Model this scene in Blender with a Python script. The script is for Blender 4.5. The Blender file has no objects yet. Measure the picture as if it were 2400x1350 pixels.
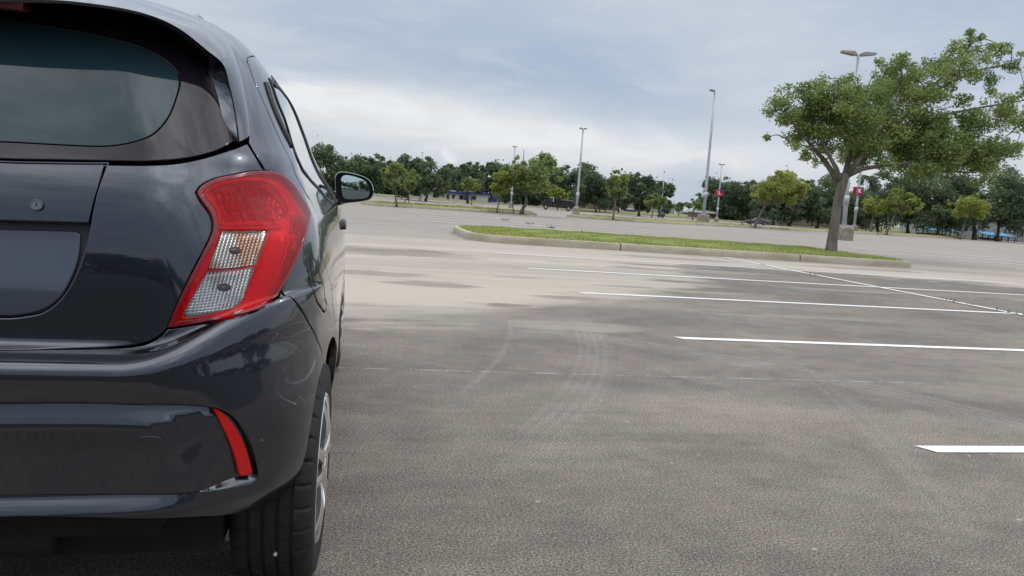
import bpy, bmesh, math, random
import numpy as np
from mathutils import Vector, Matrix, geometry
from mathutils.bvhtree import BVHTree

# ------------------------------------------------------------------ camera
SC = bpy.context.scene
COL = SC.collection
R = math.radians
FPX, YAW, PITCH, ROLL, HCAM = 1800.0, R(12.334), R(6.70), R(4.208), 1.042
_f = np.array([math.sin(YAW) * math.cos(PITCH), math.cos(YAW) * math.cos(PITCH), -math.sin(PITCH)])
_r0 = np.array([math.cos(YAW), -math.sin(YAW), 0.0])
_u0 = np.cross(_r0, _f)
_r = _r0 * math.cos(ROLL) + _u0 * math.sin(ROLL)
_u = -_r0 * math.sin(ROLL) + _u0 * math.cos(ROLL)
CAM = np.array([0.0, 0.0, HCAM])
cam = bpy.data.cameras.new("camera")
cam_ob = bpy.data.objects.new("camera", cam)
COL.objects.link(cam_ob)
cam.sensor_width = 36.0
cam.lens = FPX / 2400 * 36.0
cam.clip_start = 0.05
cam.clip_end = 5000
cam_ob.matrix_world = Matrix(((_r[0], _u[0], -_f[0], 0), (_r[1], _u[1], -_f[1], 0), (_r[2], _u[2], -_f[2], HCAM), (0, 0, 0, 1)))
SC.camera = cam_ob

# ------------------------------------------------------------------ light and exposure
SC.view_settings.view_transform = 'Standard'
SC.view_settings.look = 'None'
SC.view_settings.gamma = 1.0
SC.view_settings.exposure = 0.0
SUN_AZ, SUN_EL = R(70.0), R(34.0)      # azimuth clockwise from +Y
sun = bpy.data.lights.new("sun", 'SUN')
sun.energy = 0.5
sun.angle = R(0.5)
sun.color = (1.0, 0.95, 0.88)
sun_ob = bpy.data.objects.new("sun", sun)
COL.objects.link(sun_ob)
_sd = Vector((math.sin(SUN_AZ) * math.cos(SUN_EL), math.cos(SUN_AZ) * math.cos(SUN_EL), math.sin(SUN_EL)))
sun_ob.rotation_euler = _sd.to_track_quat('Z', 'Y').to_euler()


class NT:
    """small helper for node trees"""
    def __init__(self, tree):
        self.t = tree
        self.n = tree.nodes
        self.n.clear()

    def node(self, kind, **kw):
        nd = self.n.new(kind)
        for k, v in kw.items():
            if k in ('inp',):
                for a, b in v.items():
                    self.set(nd.inputs[a], b)
            else:
                setattr(nd, k, v)
        return nd

    def set(self, sock, v):
        if isinstance(v, bpy.types.NodeSocket):
            self.t.links.new(v, sock)
        elif isinstance(v, bpy.types.Node):
            self.t.links.new(v.outputs[0], sock)
        else:
            if hasattr(sock.default_value, '__len__') and not hasattr(v, '__len__'):
                v = (v,) * len(sock.default_value)
            if hasattr(sock.default_value, '__len__') and len(sock.default_value) == 4 and len(v) == 3:
                v = tuple(v) + (1.0,)
            sock.default_value = v

    def math(self, op, a, b=0.0, c=0.0, clamp=False):
        nd = self.n.new('ShaderNodeMath')
        nd.operation = op
        nd.use_clamp = clamp
        self.set(nd.inputs[0], a); self.set(nd.inputs[1], b); self.set(nd.inputs[2], c)
        return nd.outputs[0]

    def vmath(self, op, a, b=(0, 0, 0), s=1.0):
        nd = self.n.new('ShaderNodeVectorMath')
        nd.operation = op
        self.set(nd.inputs[0], a); self.set(nd.inputs[1], b)
        if op == 'SCALE': self.set(nd.inputs['Scale'], s)
        return nd.outputs['Value'] if op in ('LENGTH', 'DISTANCE', 'DOT_PRODUCT') else nd.outputs[0]

    def smooth(self, x, a, b, lo=0.0, hi=1.0):
        if a > b: a, b, lo, hi = b, a, hi, lo
        nd = self.n.new('ShaderNodeMapRange')
        nd.interpolation_type = 'SMOOTHSTEP'
        self.set(nd.inputs[0], x)
        nd.inputs[1].default_value = a; nd.inputs[2].default_value = b
        nd.inputs[3].default_value = lo; nd.inputs[4].default_value = hi
        return nd.outputs[0]

    def mix(self, f, a, b):
        nd = self.n.new('ShaderNodeMix')
        nd.data_type = 'RGBA'
        self.set(nd.inputs[0], f); self.set(nd.inputs[6], a); self.set(nd.inputs[7], b)
        return nd.outputs[2]

    def noise(self, vec, scale, detail=2.0, rough=0.5, dist=0.0):
        nd = self.n.new('ShaderNodeTexNoise')
        if vec is not None: self.set(nd.inputs['Vector'], vec)
        nd.inputs['Scale'].default_value = scale
        nd.inputs['Detail'].default_value = detail
        nd.inputs['Roughness'].default_value = rough
        nd.inputs['Distortion'].default_value = dist
        return nd.outputs[0]

    def xyz(self, vec):
        nd = self.n.new('ShaderNodeSeparateXYZ')
        self.set(nd.inputs[0], vec)
        return nd.outputs[0], nd.outputs[1], nd.outputs[2]

    def cxyz(self, x, y, z):
        nd = self.n.new('ShaderNodeCombineXYZ')
        self.set(nd.inputs[0], x); self.set(nd.inputs[1], y); self.set(nd.inputs[2], z)
        return nd.outputs[0]


def make_world():
    w = bpy.data.worlds.new("World")
    SC.world = w
    w.use_nodes = True
    t = NT(w.node_tree)
    sky = t.node('ShaderNodeTexSky', sky_type='NISHITA', sun_disc=False)
    sky.sun_elevation = SUN_EL
    sky.sun_rotation = SUN_AZ
    sky.air_density = 1.0; sky.dust_density = 2.0
    co = t.node('ShaderNodeTexCoord').outputs['Generated']
    x, y, z = t.xyz(co)
    el = t.math('MULTIPLY', t.math('ARCSINE', z), 57.2958)
    az = t.math('MULTIPLY', t.math('ARCTAN2', x, y), 57.2958)
    # cloud deck seen in perspective: direction projected on a plane overhead
    zz = t.math('ADD', t.math('MAXIMUM', z, 0.0), 0.10)
    px = t.math('DIVIDE', x, zz); py = t.math('DIVIDE', y, zz)
    pv = t.cxyz(px, py, 0.0)
    n1 = t.noise(pv, 0.55, 5.0, 0.55, 0.4)
    n2 = t.noise(pv, 1.7, 6.0, 0.6, 0.3)
    ang = t.cxyz(t.math('MULTIPLY', az, 0.05), t.math('MULTIPLY', el, 0.16), 3.3)
    n3 = t.noise(ang, 3.0, 8.0, 0.58, 0.5)
    def blob(a0, e0, sa, se):
        u = t.math('DIVIDE', t.math('SUBTRACT', az, a0), sa)
        v = t.math('DIVIDE', t.math('SUBTRACT', el, e0), se)
        q = t.math('ADD', t.math('MULTIPLY', u, u), t.math('MULTIPLY', v, v))
        q = t.math('ADD', q, t.math('MULTIPLY', t.math('SUBTRACT', n3, 0.5), 3.6))
        return t.math('POWER', 2.718, t.math('MULTIPLY', q, -1.0), clamp=True)
    BL = (0.405, 0.495, 0.645)      # blue-grey cloud deck
    LT = (0.615, 0.665, 0.740)      # lighter deck
    WH = (0.860, 0.880, 0.890)      # white bank
    mixd = t.math('ADD', t.math('MULTIPLY', t.smooth(n1, 0.35, 0.65), 0.6), t.math('MULTIPLY', t.smooth(n2, 0.35, 0.68), 0.4))
    c = t.mix(mixd, BL, LT)
    c = t.mix(t.smooth(n3, 0.50, 0.72, 0.0, 0.45), c, (0.66, 0.71, 0.78))
    # brighter low down near the horizon
    low = t.smooth(t.math('ADD', el, t.math('MULTIPLY', t.math('SUBTRACT', n3, 0.5), 5.0)), 2.0, 8.5, 0.85, 0.0)
    c = t.mix(low, c, (0.63, 0.69, 0.755))
    for (a0, e0, sa, se, k, colr) in CLOUDS:
        c = t.mix(t.math('MULTIPLY', blob(a0, e0, sa, se), k), c, {'W': WH, 'B': BL, 'L': LT}[colr])
    # the overcast is brighter overhead
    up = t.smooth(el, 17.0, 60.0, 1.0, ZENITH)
    c = t.mix(t.smooth(el, 18.0, 50.0, 0.0, 0.85), c, (0.675, 0.685, 0.690))
    # broken deck higher up
    brk = t.math('ADD', t.math('MULTIPLY', t.smooth(n1, 0.34, 0.66), 0.35), t.math('MULTIPLY', t.smooth(n2, 0.36, 0.62), 0.75))
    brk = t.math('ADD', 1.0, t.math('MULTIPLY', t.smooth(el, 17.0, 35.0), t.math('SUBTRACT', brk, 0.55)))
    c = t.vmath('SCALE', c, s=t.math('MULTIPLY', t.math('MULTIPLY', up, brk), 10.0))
    nis = t.mix(0.93, sky.outputs[0], c)
    bg = t.node('ShaderNodeBackground')
    t.set(bg.inputs[0], nis)
    bg.inputs[1].default_value = 0.1
    out = t.node('ShaderNodeOutputWorld')
    t.set(out.inputs[0], bg.outputs[0])


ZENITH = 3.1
CLOUDS = [(12, 11.5, 11, 4.0, 0.7, 'B'), (22, 7.5, 8, 2.0, 0.75, 'B'), (25, 2.2, 2.5, 2.2, 0.9, 'B'),
          (2, 5.9, 12, 1.5, 1.0, 'W'), (10, 4.6, 12, 1.3, 0.85, 'W'), (20, 4.0, 14, 1.3, 0.7, 'W'), (29, 10, 6, 3.5, 0.75, 'L'), (22, 14.0, 12, 2.0, 0.7, 'L'), (6.75, 2.85, 0.28, 0.34, 0.7, 'W'), (7.15, 2.45, 0.34, 0.30, 0.65, 'W')]
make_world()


# ------------------------------------------------------------------ helpers
def mat(name, base=(0.5, 0.5, 0.5), rough=0.6, metal=0.0, coat=0.0, spec=0.5, coat_rough=0.03):
    m = bpy.data.materials.new(name)
    m.use_nodes = True
    t = NT(m.node_tree)
    b = t.node('ShaderNodeBsdfPrincipled')
    t.set(b.inputs['Base Color'], base)
    b.inputs['Roughness'].default_value = rough
    b.inputs['Metallic'].default_value = metal
    b.inputs['Coat Weight'].default_value = coat
    b.inputs['Coat Roughness'].default_value = coat_rough
    b.inputs['Specular IOR Level'].default_value = spec
    o = t.node('ShaderNodeOutputMaterial')
    t.set(o.inputs[0], b.outputs[0])
    m['_'] = 0
    return m, t, b


def bump(t, b, height, strength=0.3, dist=0.01):
    bp = t.node('ShaderNodeBump')
    bp.inputs['Strength'].default_value = strength
    bp.inputs['Distance'].default_value = dist
    t.set(bp.inputs['Height'], height)
    t.set(b.inputs['Normal'], bp.outputs[0])
    return bp


def noisy(name, c1, c2, scale=3.0, rough=0.7, bump_s=0.0, bump_scale=40.0, metal=0.0, detail=5.0, stretch=(1, 1, 1), bd=0.01):
    m, t, b = mat(name, c1, rough, metal)
    co = t.node('ShaderNodeTexCoord').outputs['Object']
    co = t.vmath('MULTIPLY', co, stretch)
    n = t.noise(co, scale, detail, 0.6)
    t.set(b.inputs['Base Color'], t.mix(t.smooth(n, 0.32, 0.68), c1, c2))
    if bump_s:
        bump(t, b, t.noise(co, bump_scale, 4.0, 0.6), bump_s, bd)
    return m


def tag(o, label=None, cat=None, group=None, kind=None):
    if label: o['label'] = label
    if cat: o['category'] = cat
    if group: o['group'] = group
    if kind: o['kind'] = kind
    return o


def link(name, me, parent=None):
    o = bpy.data.objects.new(name, me)
    COL.objects.link(o)
    if parent is not None:
        o.parent = parent
        if parent.type == 'EMPTY' and 'world_laid' in parent:
            o.matrix_parent_inverse = Matrix.Translation(-parent.location)   # laid out in world space
    return o


def empty(name, loc=(0, 0, 0), rz=0.0):
    o = bpy.data.objects.new(name, None)
    o.empty_display_size = 0.2
    o.location = loc
    o.rotation_euler = (0, 0, rz)
    COL.objects.link(o)
    return o


def mesh(name, V, F, m=None, smooth=False):
    me = bpy.data.meshes.new(name)
    me.from_pydata([tuple(map(float, v)) for v in V], [], [tuple(map(int, f)) for f in F])
    if m is not None:
        for q in (m if isinstance(m, (list, tuple)) else [m]):
            me.materials.append(q)
    if smooth:
        me.polygons.foreach_set('use_smooth', [True] * len(me.polygons))
    me.update()
    return me


class MB:
    """collects simple shapes into one mesh"""
    def __init__(self):
        self.V = []; self.F = []; self.MI = []

    def add(self, V, F, mi=0):
        k = len(self.V)
        self.V += [tuple(v) for v in V]
        self.F += [tuple(i + k for i in f) for f in F]
        self.MI += [mi] * len(F)

    def box(self, x0, x1, y0, y1, z0, z1, mi=0):
        V = [(x, y, z) for z in (z0, z1) for y in (y0, y1) for x in (x0, x1)]
        self.add(V, [(0, 2, 3, 1), (4, 5, 7, 6), (0, 1, 5, 4), (1, 3, 7, 5), (3, 2, 6, 7), (2, 0, 4, 6)], mi)

    def frustum(self, c, a, b, z0, z1, mi=0):
        """square frustum: half sizes a (bottom) and b (top)"""
        x, y = c
        V = [(x + sx * a[0], y + sy * a[1], z0) for sx, sy in ((-1, -1), (1, -1), (1, 1), (-1, 1))]
        V += [(x + sx * b[0], y + sy * b[1], z1) for sx, sy in ((-1, -1), (1, -1), (1, 1), (-1, 1))]
        self.add(V, [(3, 2, 1, 0), (4, 5, 6, 7), (0, 1, 5, 4), (1, 2, 6, 5), (2, 3, 7, 6), (3, 0, 4, 7)], mi)

    def tube(self, pts, rad, n=8, cap=True, mi=0):
        pts = [Vector(p) for p in pts]
        if not hasattr(rad, '__len__'): rad = [rad] * len(pts)
        V = []; F = []
        up = Vector((0, 0, 1))
        prev = None
        for i, p in enumerate(pts):
            d = (pts[min(i + 1, len(pts) - 1)] - pts[max(i - 1, 0)]).normalized()
            if prev is None:
                a = d.orthogonal().normalized()
            else:
                a = (prev - d * prev.dot(d))
                a = a.normalized() if a.length > 1e-6 else d.orthogonal().normalized()
            prev = a
            b = d.cross(a)
            for k in range(n):
                th = 2 * math.pi * k / n
                V.append(p + (a * math.cos(th) + b * math.sin(th)) * rad[i])
        for i in range(len(pts) - 1):
            for k in range(n):
                F.append((i * n + k, i * n + (k + 1) % n, (i + 1) * n + (k + 1) % n, (i + 1) * n + k))
        if cap:
            F.append(tuple(range(n - 1, -1, -1)))
            F.append(tuple((len(pts) - 1) * n + k for k in range(n)))
        self.add(V, F, mi)

    def lathe(self, prof, n=24, axis='Z', c=(0, 0, 0), mi=0):
        """prof: (radius, height) pairs turned about an axis through c"""
        V = []; F = []
        for (r, h) in prof:
            for k in range(n):
                th = 2 * math.pi * k / n
                a, b = r * math.cos(th), r * math.sin(th)
                p = {'Z': (a, b, h), 'X': (h, a, b), 'Y': (b, h, a)}[axis]
                V.append((p[0] + c[0], p[1] + c[1], p[2] + c[2]))
        for i in range(len(prof) - 1):
            for k in range(n):
                F.append((i * n + k, i * n + (k + 1) % n, (i + 1) * n + (k + 1) % n, (i + 1) * n + k))
        self.add(V, F, mi)

    def prism(self, poly, z0, z1, mi=0):
        n = len(poly)
        V = [(x, y, z0) for x, y in poly] + [(x, y, z1) for x, y in poly]
        F = [tuple(range(n - 1, -1, -1)), tuple(range(n, 2 * n))]
        F += [(i, (i + 1) % n, n + (i + 1) % n, n + i) for i in range(n)]
        self.add(V, F, mi)

    def build(self, name, m, parent=None, smooth=False, loc=None):
        me = mesh(name, self.V, self.F, m, smooth)
        me.polygons.foreach_set('material_index', self.MI)
        o = link(name, me, parent)
        if loc is not None: o.location = loc
        return o


def auto_smooth(o, deg=35):
    me = o.data
    me.polygons.foreach_set('use_smooth', [True] * len(me.polygons))
    me.set_sharp_from_angle(angle=R(deg))


def bevel(o, w, seg=2):
    bm = bmesh.new(); bm.from_mesh(o.data)
    bmesh.ops.remove_doubles(bm, verts=bm.verts, dist=1e-5)
    bmesh.ops.bevel(bm, geom=[e for e in bm.edges if e.calc_face_angle(0) > 0.4], offset=w, segments=seg, affect='EDGES', profile=0.5)
    bm.to_mesh(o.data); bm.free()
    return o


def copy_tree(o, parent=None):
    c = o.copy()
    COL.objects.link(c)
    if parent is not None: c.parent = parent
    for ch in list(o.children):
        copy_tree(ch, c)
    return c


def ray(px, py):
    d = _f + _r * ((px - 1200) / FPX) - _u * ((py - 675) / FPX)
    return d


def ground_at(px, py, z=0.0):
    """where the sight line through a pixel of the photograph meets the level z"""
    d = ray(px, py)
    return CAM + d * ((z - HCAM) / d[2])


def depth_at(px, py, Y):
    d = ray(px, py)
    return CAM + d * (Y / d[1])


# ------------------------------------------------------------------ body surface of the small hatchback
XC = -0.803
#        z     w     r0     r1     f     lift   A     B
ROWS = [(0.17, 0.640, 1.700, 1.75, 4.90, 0.00, 0.30, 0.35),
        (0.26, 0.700, 1.620, 1.66, 5.03, 0.00, 0.32, 0.36),
        (0.33, 0.765, 1.555, 1.575, 5.10, 0.00, 0.33, 0.36),
        (0.365, 0.778, 1.520, 1.540, 5.11, 0.00, 0.33, 0.36),
        (0.388, 0.785, 1.508, 1.526, 5.12, 0.00, 0.33, 0.36),
        (0.402, 0.788, 1.512, 1.524, 5.12, 0.00, 0.33, 0.36),
        (0.425, 0.792, 1.524, 1.522, 5.12, 0.00, 0.33, 0.36),
        (0.50, 0.800, 1.522, 1.520, 5.13, 0.005, 0.33, 0.36),
        (0.57, 0.804, 1.513, 1.518, 5.13, 0.02, 0.33, 0.36),
        (0.62, 0.804, 1.505, 1.518, 5.13, 0.04, 0.33, 0.36),
        (0.655, 0.803, 1.503, 1.520, 5.12, 0.07, 0.34, 0.37),
        (0.672, 0.802, 1.508, 1.528, 5.11, 0.09, 0.34, 0.37),
        (0.682, 0.802, 1.522, 1.536, 5.11, 0.10, 0.34, 0.37),
        (0.688, 0.801, 1.548, 1.550, 5.10, 0.11, 0.34, 0.37),
        (0.692, 0.801, 1.585, 1.566, 5.10, 0.11, 0.34, 0.37),
        (0.702, 0.800, 1.598, 1.574, 5.09, 0.108, 0.34, 0.37),
        (0.74, 0.798, 1.600, 1.580, 5.08, 0.09, 0.34, 0.37),
        (0.80, 0.793, 1.600, 1.590, 5.04, 0.06, 0.34, 0.37),
        (0.87, 0.783, 1.603, 1.600, 4.93, 0.03, 0.34, 0.38),
        (0.93, 0.768, 1.610, 1.612, 4.70, 0.01, 0.34, 0.40),
        (0.98, 0.748, 1.620, 1.625, 4.40, 0.00, 0.33, 0.42),
        (1.02, 0.730, 1.634, 1.638, 4.18, 0.00, 0.32, 0.44),
        (1.06, 0.698, 1.654, 1.654, 4.06, 0.00, 0.31, 0.45),
        (1.12, 0.664, 1.680, 1.680, 3.93, 0.00, 0.30, 0.46),
        (1.22, 0.624, 1.728, 1.728, 3.72, 0.00, 0.30, 0.46),
        (1.32, 0.580, 1.785, 1.785, 3.50, 0.00, 0.30, 0.46),
        (1.38, 0.532, 1.835, 1.835, 3.36, 0.00, 0.30, 0.46),
        (1.42, 0.484, 1.900, 1.895, 3.22, 0.00, 0.30, 0.46),
        (1.447, 0.415, 2.000, 1.990, 3.06, 0.00, 0.28, 0.42),
        (1.463, 0.320, 2.120, 2.100, 2.92, 0.00, 0.22, 0.36),
        (1.477, 0.200, 2.250, 2.250, 2.80, 0.00, 0.15, 0.25),
        (1.482, 0.004, 2.450, 2.450, 2.68, 0.00, 0.002, 0.1)]
ROWS = np.array(ROWS)


def pchip(x, y):
    h = np.diff(x); d = np.diff(y) / h
    m = np.zeros_like(y)
    for i in range(1, len(x) - 1):
        if d[i - 1] * d[i] > 0:
            w1 = 2 * h[i] + h[i - 1]; w2 = h[i] + 2 * h[i - 1]
            m[i] = (w1 + w2) / (w1 / d[i - 1] + w2 / d[i])
    m[0] = d[0]; m[-1] = d[-1]
    def ev(q):
        i = np.clip(np.searchsorted(x, q, side='right') - 1, 0, len(x) - 2)
        t = (q - x[i]) / h[i]
        return ((1 + 2 * t) * (1 - t) ** 2 * y[i] + t * (1 - t) ** 2 * h[i] * m[i]
                + t * t * (3 - 2 * t) * y[i + 1] + t * t * (t - 1) * h[i] * m[i + 1])
    return ev


# the row parameter is the running length of the rear profile, in metres
_seg = np.sqrt(np.diff(ROWS[:, 0]) ** 2 + np.diff(ROWS[:, 2]) ** 2 + 0.35 * np.diff(ROWS[:, 1]) ** 2)
MROW = np.concatenate([[0], np.cumsum(_seg)])
MMAX = MROW[-1]
_ev = [pchip(MROW, ROWS[:, k]) for k in range(8)]
S1, S2, S3, S4, S5 = 0.45, 0.95, 3.95, 4.45, 4.90
NEXP = 2.35


def sstep(a, b, x):
    t = np.clip((x - a) / (b - a), 0, 1)      # works either way round
    return t * t * (3 - 2 * t)


def S(s, m):
    s = np.asarray(s, float); m = np.clip(np.asarray(m, float), 0, MMAX)
    z, w, r0, r1, f, lift, A, B = [e(m) for e in _ev]
    A = np.minimum(A, w * 0.9)
    a = np.abs(s); sg = np.where(s < 0, -1.0, 1.0)
    yr = lambda x: r0 + (r1 - r0) * sstep(0.38, 0.70, x) + 0.045 * x * x
    x = np.zeros_like(a); y = np.zeros_like(a)
    k = a < S1
    xx = (w - A) * np.clip(a / S1, 0, 1)
    x = np.where(k, xx, x); y = np.where(k, yr(xx), y)
    ph = np.clip((a - S1) / (S2 - S1), 0, 1) * math.pi / 2
    sn, cn = np.sin(ph), np.cos(ph)
    nn = (sn ** NEXP + np.maximum(cn, 0) ** NEXP) ** (1 / NEXP)
    sn, cn = sn / nn, cn / nn
    xx = (w - A) + A * sn
    k = (a >= S1) & (a < S2)
    x = np.where(k, xx, x); y = np.where(k, yr(xx) + B * (1 - cn), y)
    ys = yr(w) + B
    Bf = np.minimum(0.55, 0.5 * (f - ys))
    ye = f - Bf
    t = (a - S2) / (S3 - S2)
    k = (a >= S2) & (a < S3)
    x = np.where(k, w, x); y = np.where(k, ys + (ye - ys) * t, y)
    ph = np.clip((a - S3) / (S4 - S3), 0, 1) * math.pi / 2
    sn, cn = np.sin(ph), np.cos(ph)
    nn = (np.maximum(sn, 0) ** 2.2 + np.maximum(cn, 0) ** 2.2) ** (1 / 2.2)
    Af = np.minimum(0.45, 0.8 * w)
    xx = (w - Af) + Af * cn / nn
    k = (a >= S3) & (a < S4)
    x = np.where(k, xx, x); y = np.where(k, ye + Bf * sn / nn, y)
    k = a >= S4
    t = np.clip((a - S4) / (S5 - S4), 0, 1)
    x = np.where(k, (w - Af) * (1 - t), x); y = np.where(k, f, y)
    z = z + lift * sstep(0.40, 0.80, x) * (1 - sstep(0.0, 0.45, y - ys))
    x = x * (1 - 0.022 * (np.maximum(y - 3.2, 0) / 1.6) ** 2 - (0.035 + 0.025 * sstep(0.50, 0.72, z) - 0.040 * sstep(1.0, 1.10, z)) * (np.maximum(3.2 - y, 0) / 1.2) ** 2 * sstep(0.3, 0.7, x))
    # shoulder swell over the rear wheel and a shallow hollow along the doors
    x = x + 0.012 * np.exp(-((y - 2.15) / 0.35) ** 2 - ((z - 0.72) / 0.16) ** 2) * sstep(0.5, 0.75, x)
    x = x - 0.075 * sstep(0.60, 0.22, z) * sstep(2.35, 2.55, y) * (1 - sstep(3.95, 4.12, y)) * sstep(0.5, 0.7, x)
    x = x - 0.016 * np.exp(-((z - 0.60) / 0.09) ** 2) * sstep(2.35, 2.6, y) * (1 - sstep(3.9, 4.15, y)) * sstep(0.5, 0.75, x)
    return np.stack([XC + sg * x, y, z], -1)


def normal_of(F, s, m, e=1.5e-3):
    s = np.asarray(s, float); m = np.asarray(m, float)
    ds = F(s + e, m) - F(s - e, m)
    dm = F(s, np.clip(m + e, 0, MMAX)) - F(s, np.clip(m - e, 0, MMAX))
    n = np.cross(ds, dm)
    return n / np.maximum(np.linalg.norm(n, axis=-1, keepdims=True), 1e-12)


_ns, _nm = 720, 420
_sg = np.linspace(0, S5, _ns); _mg = np.linspace(0, MMAX, _nm)
_SS, _MM = np.meshgrid(_sg, _mg)
_P = S(_SS, _MM).reshape(-1, 3)
_T = []
_idx = np.arange(_ns * _nm).reshape(_nm, _ns)
_a = _idx[:-1, :-1].ravel(); _b = _idx[:-1, 1:].ravel(); _c = _idx[1:, 1:].ravel(); _d = _idx[1:, :-1].ravel()
_T = np.concatenate([np.stack([_a, _b, _c], 1), np.stack([_a, _c, _d], 1)])
BVH = BVHTree.FromPolygons(_P.tolist(), _T.tolist())
_SMf = np.stack([_SS.ravel(), _MM.ravel()], 1)


def cast(o, d):
    hit, n, fi, dist = BVH.ray_cast(Vector(o), Vector(d).normalized())
    if hit is None:
        hit, n, fi, dist = BVH.find_nearest(nearest_on_ray(o, d))
    tri = _T[fi]
    A, B, C = (_P[i] for i in tri)
    h = np.array(hit)
    v0, v1, v2 = B - A, C - A, h - A
    d00, d01, d11, d20, d21 = v0 @ v0, v0 @ v1, v1 @ v1, v2 @ v0, v2 @ v1
    den = d00 * d11 - d01 * d01
    v = (d11 * d20 - d01 * d21) / den; w = (d00 * d21 - d01 * d20) / den
    q = _SMf[tri[0]] * (1 - v - w) + _SMf[tri[1]] * v + _SMf[tri[2]] * w
    return q, h


def nearest_on_ray(o, d):
    o = Vector(o); d = Vector(d).normalized()
    best = None
    for k in range(200):
        p = o + d * (1.2 + 0.015 * k)
        h = BVH.find_nearest(p)
        if best is None or h[3] < best[0]: best = (h[3], h[0])
    return best[1]


def px_sm(p):
    """a traced point as (s, m) on the body: pixel pair, ('c', offset, z) from behind, ('d', Y, z) from the side"""
    if p[0] == 'c':
        return cast((XC + p[1], -3, p[2]), (0, 1, 0))[0]
    if p[0] == 'd':
        return cast((3, p[1], p[2]), (-1, 0, 0))[0]
    if p[0] == 'sm':
        return np.array(p[1:], float)
    return cast(CAM, ray(*p))[0]


# ------------------------------------------------------------------ panels cut out of the body surface
def catmull(P, step):
    P = [np.asarray(p, float) for p in P]
    if len(P) == 2:
        n = max(1, int(np.linalg.norm(P[1] - P[0]) / step))
        return [P[0] + (P[1] - P[0]) * i / n for i in range(n + 1)]
    Q = [2 * P[0] - P[1]] + P + [2 * P[-1] - P[-2]]
    out = []
    for i in range(1, len(Q) - 2):
        p0, p1, p2, p3 = Q[i - 1:i + 3]
        # centripetal knots keep the curve inside its corners
        t0 = 0.0
        t1 = t0 + max(np.linalg.norm(p1 - p0), 1e-6) ** 0.5
        t2 = t1 + max(np.linalg.norm(p2 - p1), 1e-6) ** 0.5
        t3 = t2 + max(np.linalg.norm(p3 - p2), 1e-6) ** 0.5
        n = max(1, int(np.linalg.norm(p2 - p1) / step))
        for k in range(n):
            t = t1 + (t2 - t1) * k / n
            A1 = (t1 - t) / (t1 - t0) * p0 + (t - t0) / (t1 - t0) * p1
            A2 = (t2 - t) / (t2 - t1) * p1 + (t - t1) / (t2 - t1) * p2
            A3 = (t3 - t) / (t3 - t2) * p2 + (t - t2) / (t3 - t2) * p3
            B1 = (t2 - t) / (t2 - t0) * A1 + (t - t0) / (t2 - t0) * A2
            B2 = (t3 - t) / (t3 - t1) * A2 + (t - t1) / (t3 - t1) * A3
            out.append((t2 - t) / (t2 - t1) * B1 + (t - t1) / (t2 - t1) * B2)
    out.append(P[-1])
    return out


def outline(parts, step=0.010, close=True, half=False):
    """list of smooth runs (each a list of traced points) -> polygon in (s, m); half: mirror it across the centre line"""
    pts = []
    parts = [[px_sm(p) for p in run] for run in parts]
    for i, run in enumerate(parts):
        if pts and np.linalg.norm(pts[-1] - run[0]) > 1e-9:
            run = [pts[-1]] + run if len(run) == 1 or np.linalg.norm(pts[-1] - run[0]) > 0.004 else run
            if np.linalg.norm(pts[-1] - run[0]) <= 0.004 and len(run) > 1:
                run = [pts[-1]] + run[1:]
        c = catmull(run, step)
        pts += c if not pts else c[1:]
    if half:
        pts[0] = np.array([0.0, pts[0][1]]); pts[-1] = np.array([0.0, pts[-1][1]])
        left = [np.array([-p[0], p[1]]) for p in pts[::-1]]
        pts = pts + left[1:-1]
    elif close and np.linalg.norm(pts[0] - pts[-1]) > 0.004:
        c = catmull([pts[-1], pts[0]], step)
        pts += c[1:-1]
    elif np.linalg.norm(pts[0] - pts[-1]) <= 0.004:
        pts = pts[:-1]
    pts = np.array(pts)
    x, y = pts[:, 0], pts[:, 1]
    if (x * np.roll(y, -1) - np.roll(x, -1) * y).sum() < 0: pts = pts[::-1]
    # drop doubled points
    keep = np.linalg.norm(pts - np.roll(pts, 1, 0), axis=1) > 5e-4
    return pts[keep]


def inset(poly, d):
    """move a CCW polygon inwards by d (negative: outwards)"""
    p0 = np.roll(poly, 1, 0); p1 = np.roll(poly, -1, 0)
    e0 = poly - p0; e1 = p1 - poly
    e0 /= np.linalg.norm(e0, axis=1, keepdims=True); e1 /= np.linalg.norm(e1, axis=1, keepdims=True)
    n0 = np.stack([-e0[:, 1], e0[:, 0]], 1); n1 = np.stack([-e1[:, 1], e1[:, 0]], 1)
    b = n0 + n1
    l = np.maximum((b * b).sum(1, keepdims=True), 0.35)
    return poly + 2 * b / l * d


def inside(poly, q):
    x, y = q[:, 0], q[:, 1]
    r = np.zeros(len(q), bool)
    x0, y0 = poly[:, 0], poly[:, 1]
    x1, y1 = np.roll(x0, -1), np.roll(y0, -1)
    for i in range(len(poly)):
        c = (y0[i] > y) != (y1[i] > y)
        if c.any():
            xi = (x1[i] - x0[i]) * (y - y0[i]) / (y1[i] - y0[i] + 1e-15) + x0[i]
            r ^= c & (x < xi)
    return r


def dist_to(poly, q, closed=True):
    a = poly; b = np.roll(poly, -1, 0)
    if not closed: a, b = a[:-1], b[:-1]
    best = np.full(len(q), 9.0)
    for i in range(len(a)):
        ab = b[i] - a[i]
        t = np.clip(((q - a[i]) @ ab) / (ab @ ab + 1e-15), 0, 1)
        best = np.minimum(best, np.linalg.norm(q - a[i] - t[:, None] * ab, axis=1))
    return best


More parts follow.
